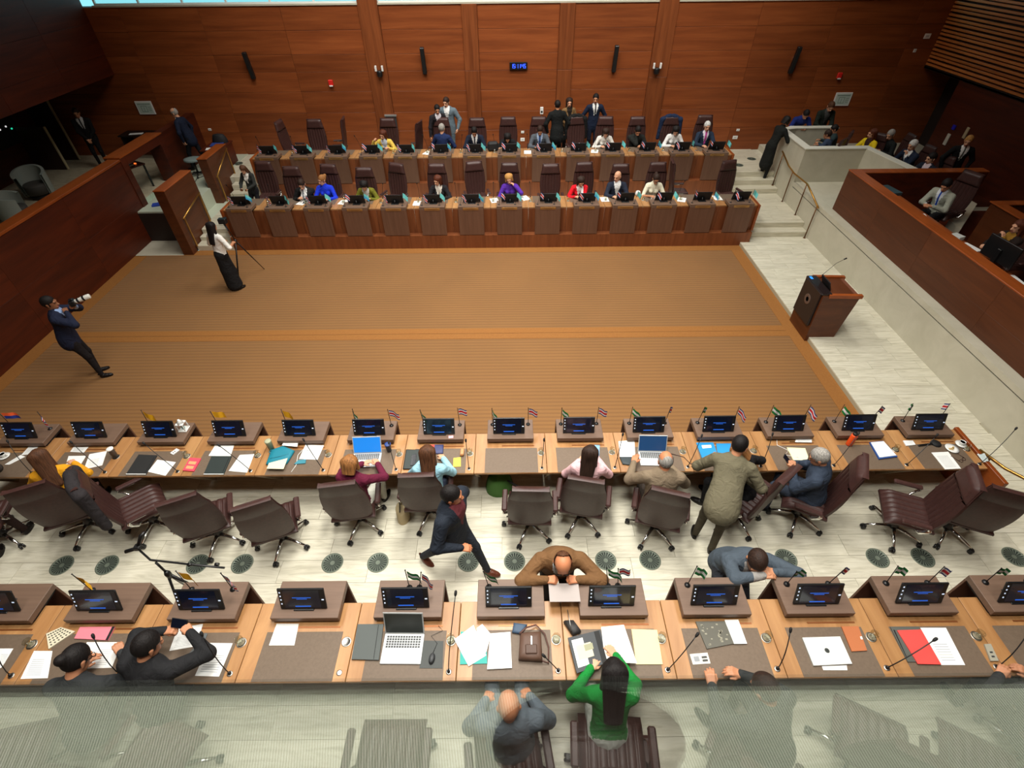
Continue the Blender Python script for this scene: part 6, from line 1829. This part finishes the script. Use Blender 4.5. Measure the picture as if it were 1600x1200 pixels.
# task stool on the side platform
t = thing('task_chair', 'task chair with a grey round seat behind the left partitions', 'chair', (-9.1, 15.95, .842))
q = MB(); q.sheet(lambda u, v: (.25 * math.cos(6.2832 * u) * (1 if v < .5 else (1 - v) * 2), .23 * math.sin(6.2832 * u) * (1 if v < .5 else (1 - v) * 2), .46 + .05 * min(1, v * 2) + .015 * max(0, v - .5)), 24, 6); q.build('seat', mat('seat_grey', S(120, 134, 132), .7), t)
q = MB(); q.tube([(0, 0, .08), (0, 0, .46)], .03, 10); q.build('column', BLACK, t)
for i in range(5):
    a = 2 * math.pi * i / 5
    q = MB(); q.tube([(0, 0, .10), (.26 * math.cos(a), .26 * math.sin(a), .06)], .018, 7); q.lathe([(0, 0), (.025, .005), (.025, .045), (0, .05)], 10, (.27 * math.cos(a), .27 * math.sin(a), 0)); q.build('base_leg', BLACK, t)
# table with bags at partition two
b = MB(); b.cbox(-9.0, -8.38, 16.3, 17.3, 1.42, 1.46, .006); b.box(-8.95, -8.9, 16.35, 17.25, .842, 1.42); b.box(-8.45, -8.4, 16.35, 17.25, .842, 1.42)
b.build('side_table', DARKW, None, (0, 0, 0), 0, label='dark side table behind the farther partition', cat='table')
top_item('document_folder', 'blue folder on the dark side table', 'folder', -8.68, 16.85, .36, .3, .03, mat('folder_blue', S(44, 74, 150), .5), 10, 1.46)
top_item('paper_sheet', 'white papers on the dark side table', 'paper', -8.72, 16.48, .28, .2, .01, PAPER, 15, 1.46)
q = MB(); q.sheet(lambda u, v: (.24 * math.cos(6.2832 * u) * (1 - v ** 2 * .4) * (1 if v < .99 else 0), .16 * math.sin(6.2832 * u) * (1 - v ** 2 * .5) * (1 if v < .99 else 0), .26 * v), 18, 8); q.build('black_bag', mat('bag_black', S(24, 24, 26), .7), None, (-8.68, 17.12, 1.46), 0, label='black bag on the dark side table by the far wall', cat='bag')
q = MB(); q.tube([(-9.3, 14.0, .855), (-9.15, 14.4, .855), (-9.2, 14.9, .855), (-8.95, 15.3, .855), (-9.05, 15.7, .855), (-8.9, 15.9, .855)], .009, 5); q.build('floor_cable', BLACK, None, (0, 0, 0), 0, label='black cable lying on the pale side platform', cat='cable')
top_item('cloth', 'crumpled blue cloth on the pale platform below the doorway', 'cloth', -9.25, 13.75, .28, .2, .04, mat('cloth_blue', S(30, 60, 160), .8), 20, .842)
top_item('paper_sheet', 'white papers on a ledge at the far left wall', 'paper', -11.5, 17.5, .4, .16, .01, PAPER, 10, 1.62)
b = MB(); b.cbox(-12.0, -10.9, 17.3, 17.88, 1.58, 1.62, .006); b.box(-11.95, -11.9, 17.35, 17.85, .85, 1.58); b.box(-11.0, -10.95, 17.35, 17.85, .85, 1.58); b.build('wall_table', mat('dark_table', S(30, 18, 14), .5), None, (0, 0, 0), 0, label='dark narrow table against the far wall at the left', cat='table')
t = thing('status_panel', 'dark panel with tiny blue and green lights in the alcove', 'panel', (-14.47, 16.2, 2.2))
q = MB(); q.cbox(0, .04, -.5, .5, -.5, .3, .006); q.build('plate', BLACKM, t)
for (yy, zz_, c) in ((-.1, .2, (60, 60, 255)), (.25, -.1, (40, 220, 170)), (.1, 0, (220, 220, 220)), (-.15, -.02, (230, 230, 230))):
    q = MB(); q.cbox(.04, .055, yy - .025, yy + .025, zz_ - .02, zz_ + .02, .004); q.build('light', mat('led_%d_%d' % (c[0], c[1]), S(*c), .4, emit=S(*c), es=.8), t)

# ------------------------------------------------------------------ coats, bags on the floor
def draped(label, x, y, z, rz, col, w=.27, h=.55):
    prs = []
    for sx in (-1, 1):
        prs.append((A3(sx * w * .2, -.345, 1.345), A3(sx * w, -.33, 1.26), .075, .065, A3(0, 1, 0), .9, 0))
        prs.append((A3(sx * w, -.33, 1.26), A3(sx * (w + .05), -.34, 1.29 - h), .075, .06, None, 1, 0))
        prs.append((A3(sx * w * .45, -.38, 1.27), A3(sx * w * .5, -.37, 1.30 - h), .12, .13, A3(0, 1, 0), .45, 0))
    V, F, L = surface(prs, .018, .04)
    me = bpy.data.meshes.new('jacket')
    me.from_pydata(V.tolist(), [], F.tolist())
    me.polygons.foreach_set('use_smooth', [True] * len(F))
    me.materials.append(cloth(col))
    o = O('draped_jacket', me, None, (x, y, z), R(rz), None, label, 'jacket')
draped('black jacket draped over a chair at the back row', 2.63, 16.55, ZD, 190, (20, 22, 22))
draped('navy jacket draped over a chair at the back row', 5.44, 16.42, ZD, 178, (28, 42, 70))
draped('dark grey jacket draped over a chair at the second row', -4.48, 3.93, ZB, -50, (46, 42, 44), .24, .6)
t = thing('backpack', 'green and black backpack under the second row', 'backpack', (.33, 4.50, ZB), R(10))
q = MB(); q.sheet(lambda u, v: (.20 * math.cos(6.2832 * u) * (1 - .35 * v ** 2) * (1 if v < .99 else 0), .16 * math.sin(6.2832 * u) * (1 - .3 * v ** 2) * (1 if v < .99 else 0), .36 * v), 20, 8); q.build('body', mat('pack_green', S(58, 104, 34), .7), t)
q = MB(); q.sheet(lambda u, v: (.205 * math.cos(3.1416 * u) * (1 - .35 * v ** 2), .165 * math.sin(3.1416 * u) * (1 - .3 * v ** 2), .37 * v), 12, 6); q.build('back_panel', BLACKM, t)
q = MB(); q.tube([(.1, -.12, .33), (.3, -.2, .2), (.42, -.32, .02), (.2, -.45, .012), (.02, -.5, .012)], .014, 6, flat=.4); q.build('strap', BLACKM, t)
t = thing('tote_bag', 'beige tote bag hanging beside the chair of the woman in light blue', 'bag', (-1.02, 4.02, ZB))
q = MB(); q.sheet(lambda u, v: (.09 * math.cos(6.2832 * u) * (1 - .15 * v) * (1 if v < .99 else 0), .13 * math.sin(6.2832 * u) * (1 - .15 * v) * (1 if v < .99 else 0), .30 * v), 18, 6); q.build('body', mat('tote_beige', S(186, 170, 132), .7), t)
q = MB(); q.tube([(.0, -.10, .28), (.02, -.07, .46), (.02, .07, .46), (.0, .10, .28)], .008, 6); q.build('handle', BLACKM, t)
t = thing('handbag', 'dark brown handbag hanging on the chair of the woman in green', 'bag', (1.66, 1.05, ZA + .12))
q = MB(); q.cbox(-.09, .09, -.15, .15, 0, .30, .03); q.build('body', mat('handbag_brown', S(66, 34, 26), .4), t)
q = MB(); q.cbox(-.03, .03, -.155, -.148, .14, .20, .004); q.build('clasp', mat('clasp_orange', S(206, 96, 40), .4), t)
q = MB(); q.tube([(0, -.12, .29), (0, -.06, .46), (0, .06, .46), (0, .12, .29)], .009, 6); q.build('handle', mat('handbag_brown', S(66, 34, 26), .4), t)
# papers on the far rows
FP = [('C', 1, -.45, .30), ('C', 2, .42, .22), ('C', 2, .30, .34), ('C', 3, .45, .30), ('C', 5, .45, .42), ('C', 7, .40, .28), ('C', 7, -.42, .14), ('C', 10, .45, .28), ('C', 11, .1, .25), ('D', 5, .42, .36), ('D', 8, .45, .38), ('D', 10, .46, .36), ('C', 12, .40, .35), ('C', 13, .42, .25)]
for i, (row, k, x, y) in enumerate(FP):
    p = bay(row, k, x, y, TH + .004)
    q = MB(); q.box(-.105, .105, -.148, .148, 0, .002); o = q.build('paper_sheet', PAPER, None, p, R(random.uniform(-25, 25)), label='white sheet on the desk %s in the %s, number %d from the aisle side' % (pos(row, k), ROWS[row][3], 1) if False else ('white sheet %s of the desk %s in the %s' % ('on the near half' if y > .25 else 'at the seat edge', pos(row, k), ROWS[row][3])), cat='paper')
    q = MB()
    for j in range(6):
        q.box(-.07, .06, .08 - j * .03, .088 - j * .03, .002, .0026)
    q.build('printed_lines', INK, o)
q = MB(); q.cbox(-.16, .16, -.09, .09, 0, .26, .05); q.build('black_bag', mat('bag_black', S(24, 24, 26), .7), None, (.02, 15.85, ZD + TH + .004), .2, label='black bag on the back row desk beside the bowing woman', cat='bag')
q = MB(); q.lathe([(0, 0), (.06, .004), (.075, .05), (.06, .11), (.03, .13), (0, .13)], 16); q.build('white_helmet_bag', WHITE, None, (3.98, 13.55, ZC + TH + .003), 0, label='small white round pouch beside the woman in cream', cat='pouch')

for (x, y, a, l) in ((10.86, 15.10, 130, 'dark chair under the woman in the yellow jacket'), (11.62, 15.15, 96, 'dark chair of the man in black beside the woman in yellow'), (11.55, 14.12, 104, 'dark chair of the white-haired man at the side seats'), (11.55, 13.34, 104, 'dark chair of the young man at the end of the side seats'), (9.62, 15.02, 40, 'dark chair inside the white booth, nearer the camera'), (10.10, 15.58, 60, 'dark chair inside the white booth, nearer the far parapet')):
    c = chair(x, y, 1.004, a, l)
    c.scale = (.85, .85, .85)

# ------------------------------------------------------------------ the visitors' gallery the picture is taken from: carpeted floor, glass balustrade, its own ceiling lamp
def gallery_carpet():
    m = bpy.data.materials.new('gallery_carpet')
    m.use_nodes = True
    nt = m.node_tree
    b_ = nt.nodes['Principled BSDF']
    g = N(nt, 'ShaderNodeNewGeometry')
    mp = N(nt, 'ShaderNodeMapping')
    mp.inputs['Rotation'].default_value = (0, 0, R(12))
    wv = N(nt, 'ShaderNodeTexWave')
    wv.inputs['Scale'].default_value = 42
    wv.inputs['Distortion'].default_value = .4
    no = N(nt, 'ShaderNodeTexNoise')
    no.inputs['Scale'].default_value = 3.0
    mx = N(nt, 'ShaderNodeMix', data_type='RGBA')
    mx.inputs['A'].default_value = S(118, 124, 108)
    mx.inputs['B'].default_value = S(186, 192, 174)
    L = nt.links.new
    L(g.outputs['Position'], mp.inputs[0]); L(mp.outputs[0], wv.inputs['Vector'])
    L(wv.outputs['Fac'], mx.inputs['Factor']); L(mx.outputs['Result'], b_.inputs['Base Color'])
    b_.inputs['Roughness'].default_value = .9
    return m
GF = 4.88
b = MB(); b.box(-9.6, 9.6, -.11, .20, GF - .25, GF)
struct('floor_gallery_edge', b, gallery_carpet())
b = MB(); b.box(-9.6, 9.6, -3.2, -.11, GF - .25, GF)
struct('floor_gallery', b, mat('haze_fade_carpet', S(58, 60, 56), .9))  # unseen carpet darkened so its reflection fades the haze at the pane top
b = MB(); b.add([(-6.5, .19, GF), (7.5, .19, GF), (7.5, .19, 5.955), (-6.5, .19, 5.955), (-6.5, .196, GF), (7.5, .196, GF), (7.5, .196, 5.955), (-6.5, .196, 5.955)], [(0, 1, 2, 3), (5, 4, 7, 6)])
gp = b.build('glass_balustrade', glass('balustrade_glass', (.97, .985, .975, 1), .0, 1.5), None, (0, 0, 0), 0, label='clear glass balustrade reflecting the gallery carpet along the bottom of the picture', cat='glass pane')
area('gallery_ceiling_light', (.5, -.9, CEIL - .06), 6.0, .6, LP_GAL, col=(1, .98, .93), spread=60)

t = thing('shoulder_bag', 'unseen dark shape added to darken the carpet reflection in the glass', 'bag', (.74, .02, GF))  # made-up bag, added unseen to stand in for the viewer's dark reflection
q = MB(); q.sheet(lambda u, v: (.27 * math.cos(6.2832 * u) * (1 - .3 * v * v) * (1 if v < .99 else 0), .13 * math.sin(6.2832 * u) * (1 - .3 * v * v) * (1 if v < .99 else 0), .14 * v), 24, 8); q.build('body', mat('reflection_darkener', S(38, 26, 20), .6), t)
q = MB(); q.tube([(-.16, 0, .12), (-.10, .02, .18), (.10, .02, .18), (.16, 0, .12)], .012, 7); q.build('handle', mat('reflection_darkener', S(38, 26, 20), .6), t)
